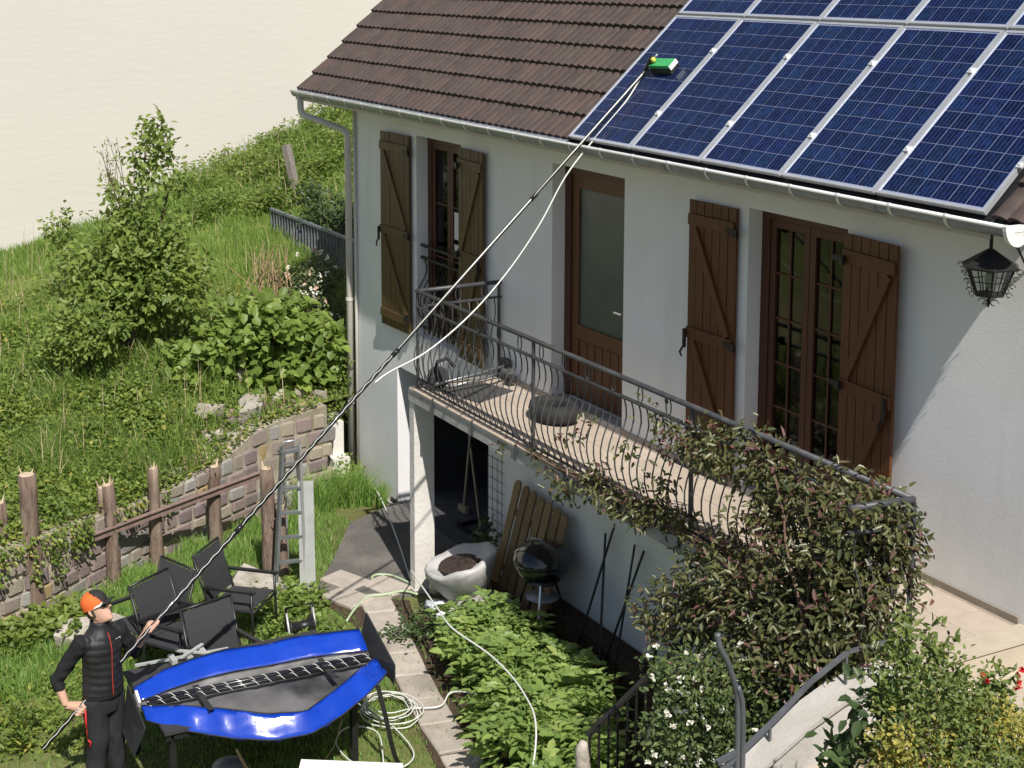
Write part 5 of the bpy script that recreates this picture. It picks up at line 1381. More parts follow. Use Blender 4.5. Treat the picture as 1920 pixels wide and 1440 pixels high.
# head: skull, jaw, nose, brow, ears
def headsec(z, a, f, bk_, n=16):
    out = []; k = 1.08
    for j in range(n):
        t = 2 * math.pi * j / n; x = a * k * math.cos(t); y = k * math.sin(t); out.append(hc + HU * z * k + HL * x + HF * (y * (f if y > 0 else bk_)))
    return out
body.rings([headsec(-.125, .028, .085, .0), headsec(-.115, .045, .095, .03), headsec(-.08, .060, .092, .06), headsec(-.04, .068, .090, .085), headsec(0, .073, .092, .10), headsec(.04, .076, .092, .104), headsec(.08, .068, .078, .092), headsec(.108, .045, .05, .06), headsec(.118, .012, .012, .015)])
body.tube([hc + HF * .085 + HU * .012, hc + HF * .128 + HU * -.030, hc + HF * .095 + HU * -.042], [.010, .016, .010], 8)
body.tube([hc + HF * .083 + HU * -.066 + HL * -.024, hc + HF * .098 + HU * -.068, hc + HF * .083 + HU * -.066 + HL * .024], [.006, .010, .006], 7)
body.tube([hc + HF * .084 + HU * -.080 + HL * -.020, hc + HF * .096 + HU * -.081, hc + HF * .084 + HU * -.080 + HL * .020], [.007, .011, .007], 7)
for s_ in (-1, 1):
    e = hc + HL * (s_ * .074) + HF * -.012 + HU * -.012
    body.tube([e + HU * .03, e + HU * .012 + HL * s_ * .012 + HF * -.012, e + HU * -.012 + HL * s_ * .01 + HF * -.01, e + HU * -.032], [.008, .013, .012, .008], 7)
def arm(mb, sh, el, wr, r0, r1, r2, r3): mb.tube([sh, sh.lerp(el, .35), sh.lerp(el, .8), el, el.lerp(wr, .3), el.lerp(wr, .75), wr], [r0, r0 * 1.02, r1, r1 * .98, r2, r2 * .85, r3], 12)
arm(body, shR, elR, wrR, .040, .038, .040, .030); arm(body, shL, elL, wrL, .040, .038, .040, .031)
def hand(mb, wr, c0, axis, inward, thumb_sign):
    """palm beside the pole, four fingers wrapped around it, thumb closing from the other side"""
    d = (c0 - wr).normalized(); ax = V(axis).normalized()
    side = ax.cross(d).normalized()
    palm = c0 - inward * .034
    mb.tube([wr, wr.lerp(palm, .5), palm, palm + d * .02], [.032, .041, .046, .036], 10)
    for k in range(4):
        o_ = ax * ((k - 1.5) * .027); L_ = (.95, 1.05, 1.0, .82)[k]
        b0 = palm + o_ + d * .02
        pts = [b0, c0 + o_ + d * .034 * L_ - inward * .012, c0 + o_ + d * .040 * L_ + inward * .018, c0 + o_ + d * .012 * L_ + inward * .036, c0 + o_ - d * .014 * L_ + inward * .032]
        mb.tube(pts, [.0135, .0135, .013, .012, .010], 7)
    t0 = palm + ax * (.036 * thumb_sign) - d * .015
    mb.tube([t0, t0 + ax * (.022 * thumb_sign) + inward * .02, c0 + ax * (.045 * thumb_sign) + inward * .034 - d * .006, c0 + ax * (.030 * thumb_sign) + inward * .040 + d * .014], [.014, .0125, .011, .008], 7)
inR = (SCM * .55 + FW * .5).normalized(); inL = (FW * .5 + SR * .6).normalized()
hand(body, wrR, L3(-.182, .138, .797) , PD, (L3(-.182, .138, .797) - wrR - PD * (L3(-.182, .138, .797) - wrR).dot(PD)).normalized() if False else (SCM * .9 + SR * .2).normalized(), 1)
pL = L3(.374, -.147, 1.37)
hand(body, wrL, pL, PD, (SCM * .85 + SR * .3).normalized(), 1)
for s_ in (-1, 1):
    hp_ = pel + LF * (s_ * .085); kn = L3(-.02 + s_ * .05, -s_ * .07, .50) + FW * .02; an = L3(-.02 + s_ * .08, -s_ * .09, .09)
    body.tube([hp_, hp_.lerp(kn, .4), kn, kn.lerp(an, .35), an, an + V((0, 0, -.06))], [.085, .08, .055, .055, .04, .045], 12)
    body.tube([an + V((0, 0, -.05)) - FW * .06, an + V((0, 0, -.055)) + FW * .05, an + V((0, 0, -.065)) + FW * .15], [.04, .042, .03], 10)
remesh_obj('body', body, 'skin', person, .0062, 3)
# vest with horizontal quilting
vs_ = MB()
loftT(vs_, [(pel + V((0, 0, -.07)), .178, .142), (pel + V((0, 0, .0)), .182, .145), (L3(-.02, 0, 1.04), .168, .138), (L3(-.022, 0, 1.16), .170, .140), (chest, .188, .145), (chest + V((0, 0, .075)), .178, .128), (chest + V((0, 0, .125)), .12, .105), (neckb + V((0, 0, .01)), .085, .085), (neckb + V((0, 0, .045)), .078, .078)])
for s_ in (shR, shL): vs_.tube([s_.lerp(chest, .45), s_ + V((0, 0, -.01))], [.085, .07], 10)
def quilt(co):
    z = co.z; 
    if .9 < z < 1.42:
        zz = z + .012 * math.sin(co.x * 9 + co.y * 13) + .006 * math.sin(co.x * 31 - co.y * 27); k = .0065 * (abs(math.sin(math.pi * zz / .062)) - .55) + .004 * math.sin(co.x * 23 + z * 17) * math.cos(co.y * 19)
        cx = L3(-.022, 0, z); d = V((co.x - cx.x, co.y - cx.y, 0))
        if d.length > 1e-4: return co + d.normalized() * k
    return co
vest = remesh_obj('vest', vs_, 'vest', person, .0105, 3, quilt)
zp = MB(); pts = []
for i in range(14):
    z = .88 + .54 * i / 13; dep = float(np.interp(z, [.86, .93, 1.04, 1.16, 1.28, 1.355, 1.42], [.146, .149, .142, .144, .149, .134, .098]))
    pts.append(L3(-.022, 0, z) + FW * (dep + .004))
zp.tube(pts, .0042, 5); zp.build('zip', 'zip_red', vest, True, local=True)
lg = MB()
for dz, dx, w_, h_ in ((1.335, .075, .016, .026), (1.338, .098, .014, .020), (1.335, .116, .008, .024), (1.298, .088, .030, .012), (1.280, .085, .022, .008)):
    lg.box(L3(-.022, 0, dz) + LF * dx + FW * (.128 - dx * .25), (.004, w_, h_), (0, 0, math.atan2(FW.y, FW.x) + .25))
lg.build('chest_print', 'print_white', vest, local=True)
cl_v = MB(); cl_v.lathe([(.076, -.02), (.082, .0), (.078, .045), (.070, .05), (.068, .0)], 16, neckb + V((0, 0, .01)))
cl_v.build('collar', 'vest', vest, True, local=True)
# sleeves, pushed up to mid forearm on the near arm
slv = MB()
eR = elR.lerp(wrR, .40); eL = elL.lerp(wrL, .42)
slv.tube([shR.lerp(chest, .35), shR + V((0, 0, .0)), shR.lerp(elR, .4), shR.lerp(elR, .85), elR, elR.lerp(eR, .6), eR], [.07, .076, .067, .059, .060, .054, .049], 12)
def wrinkle(co): return co + V((math.sin(co.z * 52 + co.x * 41), math.cos(co.z * 47 + co.y * 38), math.sin(co.x * 36 + co.y * 29))) * .0042
rs_ = remesh_obj('sleeve', slv, 'sleeve', person, .010, 2, wrinkle)
slv = MB(); slv.tube([shL.lerp(chest, .35), shL, shL.lerp(elL, .4), shL.lerp(elL, .85), elL, elL.lerp(eL, .6), eL], [.07, .076, .066, .058, .058, .05, .045], 12)
remesh_obj('sleeve', slv, 'sleeve', person, .010, 2, wrinkle)
# trousers
tr_ = MB()
loftT(tr_, [(pel + V((0, 0, -.20)), .165, .115), (pel + V((0, 0, -.12)), .172, .128), (pel + V((0, 0, .0)), .168, .13)])
for s_ in (-1, 1):
    hp_ = pel + LF * (s_ * .085) + V((0, 0, -.08)); kn = L3(-.02 + s_ * .05, -s_ * .07, .50) + FW * .02; an = L3(-.02 + s_ * .08, -s_ * .09, .06)
    tr_.tube([hp_, hp_.lerp(kn, .35), hp_.lerp(kn, .75), kn, kn.lerp(an, .35), kn.lerp(an, .8), an], [.108, .102, .092, .087, .083, .078, .078], 14)
def crease(co): return co + V((math.sin(co.z * 21 + co.x * 44 + 2 * math.sin(co.y * 17)), math.cos(co.z * 17 - co.y * 52 + 2 * math.sin(co.x * 15)), 0)) * .0042
remesh_obj('trousers', tr_, 'trousers', person, .0115, 3, crease)
for s_ in (-1, 1):
    an = L3(-.02 + s_ * .08, -s_ * .09, .09); sh_ = MB()
    sh_.rings([[an + V((0, 0, z)) + FW * (.04 + .15 * math.cos(t) * k) + LF * (.05 * math.sin(t) * k) for t in [2 * math.pi * j / 14 for j in range(14)]] for z, k in ((-.088, 1.0), (-.06, 1.03), (-.03, .85), (.03, .5))])
    sh_.build('shoe', 'black_rubber', person, True, local=True)
# cap: orange back and sides, black front and peak, tipped back
def capsec(z, a, f, bk_, n=24): return headsec(z, a, f, bk_, n)
CU = .03
_cp = np.array([(CU - .02, .086, .104, .118), (CU + .02, .088, .104, .118), (CU + .055, .082, .094, .108), (CU + .085, .062, .07, .08), (CU + .102, .03, .035, .04), (CU + .106, .004, .004, .004)])
NR = 16; rs = []
for i in range(NR):
    u = 5 * i / (NR - 1); rs.append(capsec(*[float(np.interp(u, range(6), _cp[:, c_])) for c_ in range(4)], 56))
n = 56; allv = [p for r in rs for p in r]
fo, fbk = [], []
for i in range(NR - 1):
    for j in range(n):
        a = 2 * math.pi * (j + .5) / n; f_ = (i * n + j, i * n + (j + 1) % n, (i + 1) * n + (j + 1) % n, (i + 1) * n + j)
        (fbk if (math.sin(a) > .90 - .85 * (i / (NR - 1)) ** 1.6) else fo).append(f_)
def used(vs, fs):
    ids = sorted({i for f in fs for i in f}); mp = {k: n_ for n_, k in enumerate(ids)}; return [vs[i] for i in ids], [tuple(mp[i] for i in f) for f in fs]
m1 = MB(); m1._add(*used(allv, fo)); capo = m1.build('cap', 'cap_orange', person, True, local=True, recalc=False)
m2_ = MB(); m2_._add(*used(allv, fbk)); m2_.build('cap_front', 'cap_black', capo, True, local=True, recalc=False)
pk_ = MB(); rs = []
for i in range(6):
    t = i / 5; y = .092 + .085 * t; hw_ = .076 * math.sqrt(max(0.02, 1 - (t * .97) ** 2.6)); z = CU + .0 + .006 * t
    rs.append([hc + HF * y + HL * (hw_ * u) + HU * (z - .018 * u * u + d_) for d_, us in ((.003, (-1, -.6, 0, .6, 1)), (-.004, (1, .6, 0, -.6, -1))) for u in us])
pk_.rings(rs); pk_.build('cap_peak', 'cap_black', capo, True, local=True)
bt_ = MB(); bt_.lathe([(.013, 0), (.012, .006), (.0, .009)], 10, hc + HU * (CU + .105), Matrix((HL, HF, HU)).transposed()); bt_.build('cap_button', 'cap_orange', capo, True, local=True)
hb = MB(); hb.rings([headsec(-.055, .074, .02, .098), headsec(-.02, .078, .03, .106), headsec(.02, .079, .03, .108)], False); hb.build('hair', 'hair', person, True, local=True, recalc=False)
# sunglasses
gl = MB()
for s_ in (-1, 1):
    gl.tube([hc + HF * .098 + HL * (s_ * .068) + HU * .016, hc + HF * .06 + HL * (s_ * .082) + HU * .016, hc + HF * -.02 + HL * (s_ * .084) + HU * .004], [.008, .0075, .006], 6)
gl.tube([hc + HF * .098 + HL * -.07 + HU * .022, hc + HF * .112 + HU * .024, hc + HF * .098 + HL * .07 + HU * .022], .006, 6)
gls = gl.build('sunglasses', 'glasses_white', person, True, local=True)
for s_ in (-1, 1):
    b = MB(); q = [hc + HF * (.107 - .010 * abs(u) ) + HL * (s_ * (.012 + .052 * u)) + HU * z for u, z in ((0, .018), (1, .018), (.95, -.006), (.6, -.016), (.2, -.012))]
    b.prism(q, HF * .003); b.build('lens', 'glasses_lens', gls, local=True)
rc = MB(); b0 = L3(-.13, .17, .80)
rc.tube([b0, b0 + V((0, 0, -.10)), b0 + V((.01, .0, -.16))], [.006, .009, .005], 6); rc.tube([b0 + V((.01, 0, -.16)), b0 + V((0, .01, -.26))], .003, 4); rc.tube([b0 + V((0, .01, -.26)), b0 + V((.01, .03, -.28)), b0 + V((-.01, .02, -.34))], [.007, .009, .005], 6)
rc.build('red_key_strap', 'red_cord', person, True, local=True)

# ================================================================== VEGETATION
nr = np.random.default_rng(77)
def stuff(name, v, t, mat, r, label, cat):
    return tag(np_obj(name, np_mesh(name, v, t, mat, r)), label, cat, kind='stuff')

# ---- hillside grass
def hill_pts(n, x0, x1, y0, y1):
    x = nr.uniform(x0, x1, n); y = nr.uniform(y0, y1, n)
    ok = (x < np.where(y < 0, wall_x(y) - .14, -.08))
    return x[ok], y[ok]
def patch(x, y, f1=1.3, f2=2.9, ph=0.): return .5 + .25 * np.sin(x * f1 + 1.7 * np.sin(y * .9 + ph)) + .25 * np.sin(y * f2 + 1.3 * np.sin(x * 1.1 + ph))
xa, ya = hill_pts(120000, -9, 2.8, -6.2, 4.5); xb, yb = hill_pts(30000, -13, -6, -5, 6)
x = np.concatenate([xa, xb]); y = np.concatenate([ya, yb])
keep = nr.uniform(0, 1, len(x)) < .55 + .45 * patch(x, y, ph=2); x, y = x[keep], y[keep]
P = np.stack([x, y, hill_z(x, y) - .02], 1)
pt = patch(x, y)
H = .12 + .20 * pt ** 1.5 + .12 * smooth01(-6.5, -8.5, x)
v, t = blade_arrays(nr, P, H, .013 + .008 * smooth01(-5, -9, x), lean=.55, dirv=(.25, -.25, 0))
rr = np.clip(nr.uniform(0, 1, len(P)) * .75 + .25 * patch(x, y, .7, 1.7, 1.0) - .05, 0, 1)
stuff('hill_grass', v, t, 'grass_hill', np.repeat(rr, 5), 'long green meadow grass covering the hillside', 'grass')
# taller pale seed stalks
n = 700; x, y = hill_pts(n, -10.5, 1.5, -5.5, 4.5); P = np.stack([x, y, hill_z(x, y)], 1)
v, t = blade_arrays(nr, P, np.full(len(P), .6), .009, lean=.3); stuff('seed_stalks', v, t, 'grass_dry', np.repeat(nr.uniform(0, 1, len(P)), 5), 'thin dry seed stalks standing above the meadow grass', 'grass')
# tall tufts near the wall
cx, cy = hill_pts(30, -2.0, 1.4, -4.6, -1.8); n = 5000; k = nr.integers(0, len(cx), n)
x = cx[k] + nr.normal(size=n) * .16; y = cy[k] + nr.normal(size=n) * .16; ok = x < wall_x(y) - .1; x, y = x[ok], y[ok]
P = np.stack([x, y, hill_z(x, y) - .02], 1); v, t = blade_arrays(nr, P, np.full(len(P), .42), .012, lean=.7, dirv=(.3, -.2, 0))
stuff('tall_grass', v, t, 'grass_hill', np.repeat(nr.uniform(0, .95, len(P)), 5), 'tall drooping grass tufts above the stone wall', 'grass')
# leafy ground cover spilling to the wall and weeds on the crest
def ground_leaves(name, n, x0, x1, y0, y1, L, W, hmax, mat, label, dens=None, clus=0):
    if clus:
        cx, cy = hill_pts(clus, x0, x1, y0, y1); k = nr.integers(0, len(cx), n); x = cx[k] + nr.normal(size=n) * .17; y = cy[k] + nr.normal(size=n) * .17
        ok = x < np.where(y < 0, wall_x(y) + .03, -.08); x, y, k = x[ok], y[ok], k[ok]; tint = nr.uniform(0, 1, clus + 1)[k]
    else:
        x, y = hill_pts(n, x0, x1, y0, y1); tint = nr.uniform(0, 1, len(x))
    thin = (x > -.75) & (y > -2.7) & (nr.uniform(0, 1, len(x)) < .75); x, y, tint = x[~thin], y[~thin], tint[~thin]
    m = len(x); P = np.stack([x, y, hill_z(x, y) + nr.uniform(0, 1, m) ** 1.4 * hmax], 1)
    D = unit(nr.normal(size=(m, 3)) * [1, 1, .4] + [.25, -.1, .1]); N = unit(nr.normal(size=(m, 3)) * .45 + [.15, 0, 1.0])
    v, t, r = leaf_arrays(nr, P, D, N, L, W, rnd=np.clip(tint * .5 + nr.uniform(0, 1, m) * .5, 0, 1))
    return stuff(name, v, t, mat, r, label, 'ground cover')
ground_leaves('ground_cover', 30000, -.9, 2.8, -6.2, -1.9, .058, .042, .22, 'leaf_creeper', 'yellow-green creeping leaves spilling over the stone wall', clus=300)
ground_leaves('slope_weeds', 17000, -3.2, .6, -5.4, -.3, .07, .048, .26, 'leaf_creeper', 'mixed green weeds on the lower slope', clus=170)
ground_leaves('crest_weeds', 15000, -10.6, -6.2, .2, 5.2, .085, .055, .42, 'leaf_shrub', 'leafy weeds and brambles along the top of the hill', clus=110)
ground_leaves('left_weeds', 8000, -5.5, -.5, -6.0, -2.6, .07, .045, .3, 'leaf_creeper', 'low leafy weeds at the left of the slope', clus=45)
# creeper strands hanging on the stone face
P_, D_, N_ = [], [], []
for i in range(26):
    y = nr.uniform(-5.8, -3.0); L_ = nr.uniform(.1, .42) * (1.4 if y < -4.2 else .8)
    n_ = wnorm(y); p = np.array([float(wall_x(y)) + .05, y, float(wall_top(y)) + .05]); m = int(L_ * 90)
    for j in range(m):
        f = j / m; P_.append(p + np.array([n_.x, n_.y, 0]) * (.03 + nr.normal() * .02) + np.array([nr.normal() * .03, nr.normal() * .04, -f * L_])); D_.append([n_.x + nr.normal() * .6, n_.y + nr.normal() * .6, -.5]); N_.append([n_.x, n_.y, .5 + nr.normal() * .3])
v, t, r = leaf_arrays(nr, np.array(P_), unit(np.array(D_, float)), unit(np.array(N_, float)), .05, .036)
stuff('wall_creeper', v, t, 'leaf_creeper', r, 'small creeper strands hanging down the stone wall face', 'creeper')

P_ = []
for i in range(420):
    y = nr.uniform(-3.0, -.6); P_.append((float(wall_x(y)) - abs(nr.normal()) * .14, y, float(wall_top(y)) + .01 + nr.uniform(0, .07)))
P_ = np.array(P_); D_ = unit(nr.normal(size=P_.shape) * [1, 1, .4] + [.3, -.1, .1]); N_ = unit(nr.normal(size=P_.shape) * .4 + [.2, 0, 1])
v, t, r = leaf_arrays(nr, P_, D_, N_, .055, .04); stuff('wall_top_weeds', v, t, 'leaf_creeper', r, 'small weeds growing on the rising end of the stone wall', 'weeds')

# ---- shrubs on the slope
def stems(t, base, tips, r0, mat='trunk_wood', name='trunk'):
    b = MB(); base = V(base)
    for tp in tips:
        tp = V(tp); mid = base.lerp(tp, .5) + V((nr.normal() * .06, nr.normal() * .06, .04))
        b.tube(spline([base + V((nr.normal() * .03, nr.normal() * .03, 0)), mid, tp], 4), [r0 * (1 - .8 * i / 8) for i in range(9)], 6)
    return b.build(name, mat, t, True)
t = thing('tall_shrub', 'tall leafy green shrub with upright top standing before the cream wall', 'shrub', (-1.8, -2.6, -.75))
stems(t, (-1.8, -2.6, -.8), [(-1.9, -2.45, .9), (-1.98, -2.2, 2.1), (-2.0, -2.8, .5), (-1.65, -2.05, .5), (-1.8, -1.95, 1.5)], .05)
foliage('crown', nr, [((-1.88, -2.46, .25), (.75, .72, .62)), ((-2.0, -2.85, .1), (.5, .5, .5)), ((-1.65, -2.05, .15), (.5, .5, .45)), ((-1.93, -2.27, 1.0), (.45, .5, .45)), ((-1.9, -2.4, .75), (.5, .6, .4)),
        ((-1.99, -2.12, 1.95), (.26, .28, .36)), ((-1.82, -1.92, 1.62), (.24, .26, .22)), ((-2.1, -2.5, 1.45), (.26, .24, .22)), ((-2.0, -2.08, 2.25), (.15, .16, .14)), ((-1.5, -1.75, .45), (.25, .25, .2)), ((-2.2, -3.15, .45), (.28, .25, .2)), ((-1.6, -2.75, .75), (.25, .25, .2))], 480, 14, .095, .108, .06, 'leaf_shrub', t, hollow=.6)
b = MB()
for i in range(9):
    p = V((-2.1 + nr.normal() * .1, -2.55 + nr.normal() * .15, 1.2)); b.tube([p, p + V((nr.normal() * .06, -.05 + nr.normal() * .1, .75 + nr.uniform(0, .3)))], [.007, .003], 4)
q = b.build('bare_twigs', 'twig', t); q['kind'] = 'stuff'
P, D, N, tt = cloud(nr, [((-2.12, -2.68, 1.85), (.18, .16, .38))], 45, 3, .04, .2); v, f, r = leaf_arrays(nr, P, D, N, .045, .022, rnd=tt)
np_obj('top_leaves', np_mesh('top_leaves', v - np.array(wloc(t)), f, 'leaf_shrub', r), t)

t = thing('small_bush', 'small round green bush left of the tall shrub', 'bush', (-1.15, -3.35, -.75))
stems(t, (-1.15, -3.35, -.8), [(-1.1, -3.3, .0), (-1.0, -3.1, .1), (-1.2, -3.5, -.1)], .03)
foliage('crown', nr, [((-1.1, -3.34, -.25), (.42, .40, .36)), ((-1.02, -3.08, -.08), (.28, .3, .22)), ((-1.2, -3.6, -.45), (.32, .3, .25))], 190, 13, .06, .09, .05, 'leaf_shrub', t, hollow=.5)
t = thing('young_sapling', 'young sapling at the far left against the cream wall', 'sapling', (-4.4, -2.85, -.35))
stems(t, (-4.4, -2.85, -.4), [(-4.38, -2.82, .8), (-4.3, -2.7, .5)], .018)
foliage('crown', nr, [((-4.38, -2.84, .62), (.2, .22, .34)), ((-4.3, -2.6, .2), (.35, .4, .25)), ((-4.0, -2.2, .1), (.5, .5, .28))], 90, 12, .06, .085, .05, 'leaf_shrub', t, hollow=.3)
t = thing('broad_leaf_bush', 'bright green broad-leaved bush above the rubble', 'bush', (-.85, -1.2, -1.0))
stems(t, (-.85, -1.2, -1.05), [(-.9, -1.1, -.1), (-1.0, -1.5, -.5), (-.6, -.8, -.3), (-.6, -.9, -.9)], .022)
foliage('crown', nr, [((-.9, -1.16, -.25), (.5, .55, .28)), ((-1.01, -1.55, -.6), (.45, .45, .3)), ((-.72, -.82, -.35), (.4, .42, .3)), ((-.6, -.9, -.95), (.4, .5, .3)), ((-.95, -1.75, -1.0), (.4, .45, .22)), ((-.45, -.6, -.85), (.3, .3, .25)), ((-1.2, -2.0, -.75), (.35, .35, .22)), ((-1.1, -1.9, -1.0), (.4, .4, .2)), ((-.95, -.5, -.35), (.3, .35, .3)), ((-.4, -.28, -.6), (.26, .22, .3)), ((-.35, -.3, -1.0), (.24, .2, .25))],
        430, 9, .075, .15, .125, 'leaf_broad', t, hollow=.55, up=1.1, flat=.4)
t = thing('white_rose_bush', 'straggly rose bush with white and pinkish flowers against the house corner', 'rose bush', (-1.2, 0, -1.0))
stems(t, (-1.2, -.05, -1.1), [(-1.5, .05, .4), (-1.4, .1, 0), (-1.3, -.2, .1), (-1.2, .2, .2), (-1.5, -.2, -.2)], .015)
RB = [((-1.45, .08, .22), (.38, .36, .28)), ((-1.42, .0, -.2), (.4, .36, .35)), ((-1.3, .08, -.6), (.35, .33, .35)), ((-1.15, .12, -1.0), (.3, .26, .3))]
foliage('crown', nr, RB, 260, 11, .07, .062, .04, 'leaf_rose', t, hollow=.4)
P, D, N, tt = cloud(nr, RB, 62, 1, .02, .85); P += np.array([.12, -.12, .06])
def flowers(name, P, size, k, mat, parent):
    Q = np.repeat(P, k, axis=0) + nr.normal(size=(len(P) * k, 3)) * size * .18
    D = unit(nr.normal(size=(len(Q), 3)) + [.5, -.3, .5]); N = unit(nr.normal(size=(len(Q), 3)) * .5 + [.5, -.2, .8])
    v, f, r = leaf_arrays(nr, Q, D, N, size, size * .8, fold=.3, droop=.0)
    return np_obj(name, np_mesh(name, v - np.array(wloc(parent)), f, mat, r), parent)
q = flowers('white_flowers', P[:44], .042, 7, 'petal_white', t); q['kind'] = 'stuff'
q = flowers('pink_flowers', np.concatenate([P[44:], np.array([[-1.4, -.12, -.25]]) + nr.normal(size=(14, 3)) * .1]), .045, 7, 'petal_pink', t); q['kind'] = 'stuff'
t = thing('dark_hedge', 'dark shaded shrub behind the blue-grey railing', 'shrub', (-4.4, 1.5, 0))
stems(t, (-4.4, 1.6, 0), [(-4.4, 1.5, .9), (-4.2, 1.8, .8), (-4.7, 1.3, .9)], .03)
foliage('crown', nr, [((-4.4, 1.55, .45), (.6, .5, .42)), ((-3.8, 1.7, .3), (.7, .5, .45)), ((-4.65, 1.3, .75), (.25, .25, .3)), ((-3.0, 1.6, .0), (.8, .4, .4))], 330, 12, .08, .07, .045, 'leaf_dark', t)
b = MB()
for i in range(46):
    p = V((-2.2 + nr.normal() * .14, -.34 + nr.normal() * .12, -.6)); b.tube([p, p + V((nr.normal() * .09, nr.normal() * .09, .5)), p + V((nr.normal() * .16, nr.normal() * .16, .75 + nr.uniform(0, .45)))], [.011, .008, .004], 4)
tag(b.build('dry_reeds', 'dry_stalk'), 'clump of dry brown stalks left of the rose bush', 'dry stalks')

# ---- house corner: grass tuft, weeds on the stub wall
def tuft(label, c, n, h, r, mat, name='grass_tuft', lean=.8, w=.012):
    a = nr.uniform(0, 6.28, n); q = np.sqrt(nr.uniform(0, 1, n)) * r
    P = np.stack([c[0] + q * np.cos(a), c[1] + q * np.sin(a), np.full(n, c[2])], 1)
    v, t = blade_arrays(nr, P, np.full(n, h), w, lean=lean)
    return tag(np_obj(name, np_mesh(name, v - np.array(c), t, mat, np.repeat(nr.uniform(0, .95, n), 5)), None, c), label, 'grass tuft')
tuft('bright grass tuft at the foot of the house corner', (.72, -.45, -2.42), 700, .52, .22, 'grass_lawn')
tuft('larger grass tuft between ladder and house corner', (.75, -.95, -2.42), 800, .50, .25, 'grass_lawn')
tuft('small grass tuft beside the plinth of the left wall', (.95, -.2, -2.40), 350, .34, .14, 'grass_lawn')
t = thing('corner_weed', 'straggly weed climbing beside the downpipe above the stub wall', 'weed', (-.05, -.35, -1.5))
foliage('leaves', nr, [((-.05, -.3, -1.25), (.16, .16, .35)), ((.0, -.2, -.75), (.07, .08, .35)), ((-.3, -.45, -1.1), (.25, .2, .16)), ((.3, -.3, -2.1), (.18, .16, .25))], 85, 8, .045, .055, .035, 'leaf_creeper', t, hollow=.2)

# ---- lawn
bed = [(4.6, -1.47), (4.42, -1.1), (4.9, -.6), (6.2, -.3), (7.3, -.45), (8.6, -1.5), (8.6, -2.33), (7.5, -2.12), (6.6, -1.94)]
def inside(poly, x, y):
    c = np.zeros(len(x), bool); n = len(poly)
    for i in range(n):
        x1, y1 = poly[i]; x2, y2 = poly[(i + 1) % n]
        k = ((y1 > y) != (y2 > y)) & (x < (x2 - x1) * (y - y1) / (y2 - y1 + 1e-12) + x1); c ^= k
    return c
pathp = [(3.35, -2.0), (3.95, -1.2), (4.7, -1.48), (6.6, -1.95), (8.6, -2.34), (8.6, -2.8), (6.5, -2.37), (4.6, -1.94), (4.0, -1.9)]
def lawn_pts(n, x0=1.0, x1=9.2, y0=-7, y1=-.8):
    x = nr.uniform(x0, x1, n); y = nr.uniform(y0, y1, n)
    ok = (x > wall_x(y) + .06) & ~inside(bed, x, y) & (~inside(pathp, x, y) | (nr.uniform(0, 1, len(x)) < .06)) & ~inside(gpoly, x, y) & ~((x > 3.4) & (y > -1.3))
    x, y = x[ok], y[ok]; return x, y
x, y = lawn_pts(120000)
bare = patch(x, y, 2.1, 2.7, 3.0); worn = smooth01(-4.6, -5.4, y)          # thinner growth on the worn ground at left
keep = nr.uniform(0, 1, len(x)) < (.35 + .65 * bare) * (1 - .6 * worn); x, y, worn = x[keep], y[keep], worn[keep]
P = np.stack([x, y, ground_z(x, y) - .01], 1); v, t = blade_arrays(nr, P, .055 + .075 * patch(x, y, 1.7, 3.3, .5) ** 1.6, .0085, lean=.7)
stuff('lawn_grass', v, t, 'grass_lawn', np.repeat(np.clip(nr.uniform(0, 1, len(P)) * .9 + .08 * worn, 0, 1), 5), 'short patchy lawn around the table and path', 'grass')
# long grass along the wall foot, posts and ladder
cx, cy = lawn_pts(400); near = cx < wall_x(cy) + 1.3; cx, cy = cx[near], cy[near]; n = 13000; k = nr.integers(0, len(cx), n)
x = cx[k] + nr.normal(size=n) * .09; y = cy[k] + nr.normal(size=n) * .09; ok = (x > wall_x(y) + .04) & ~inside(gpoly, x, y); x, y = x[ok], y[ok]
P = np.stack([x, y, ground_z(x, y) - .01], 1); v, t = blade_arrays(nr, P, np.full(len(P), .20), .010, lean=.75)
stuff('wall_foot_grass', v, t, 'grass_lawn', np.repeat(nr.uniform(0, .95, len(P)), 5), 'longer grass along the foot of the stone wall', 'grass')
# leafy weeds between chairs and on the worn ground
def weeds(name, centres, n, sp, L, W, h, mat, label):
    c = np.array(centres); k = nr.integers(0, len(c), n); x = c[k, 0] + nr.normal(size=n) * sp; y = c[k, 1] + nr.normal(size=n) * sp
    P = np.stack([x, y, ground_z(x, y) + nr.uniform(0, 1, n) * h], 1); D = unit(nr.normal(size=(n, 3)) * [1, 1, .5] + [0, 0, .25]); N = unit(nr.normal(size=(n, 3)) * .4 + [.1, 0, 1])
    v, t, r = leaf_arrays(nr, P, D, N, L, W, rnd=np.clip(nr.uniform(0, 1, len(c))[k] * .5 + nr.uniform(0, 1, n) * .5, 0, 1))
    return stuff(name, v, t, mat, r, label, 'weeds')
wc = [(nr.uniform(3.0, 5.4), nr.uniform(-6.4, -4.6)) for _ in range(60)] + [(nr.uniform(3.0, 4.3), nr.uniform(-4.7, -3.6)) for _ in range(14)]
weeds('worn_ground_weeds', wc, 7000, .09, .05, .032, .10, 'leaf_creeper', 'patchy low weeds on the worn ground around the worker')
weeds('strawberry_patch', [(nr.uniform(2.9, 3.9), nr.uniform(-2.95, -2.2)) for _ in range(22)] + [(nr.uniform(4.0, 4.6), nr.uniform(-2.9, -2.3)) for _ in range(8)], 2600, .10, .062, .05, .15, 'leaf_broad', 'low leafy plants behind the chairs and around the ladder foot')
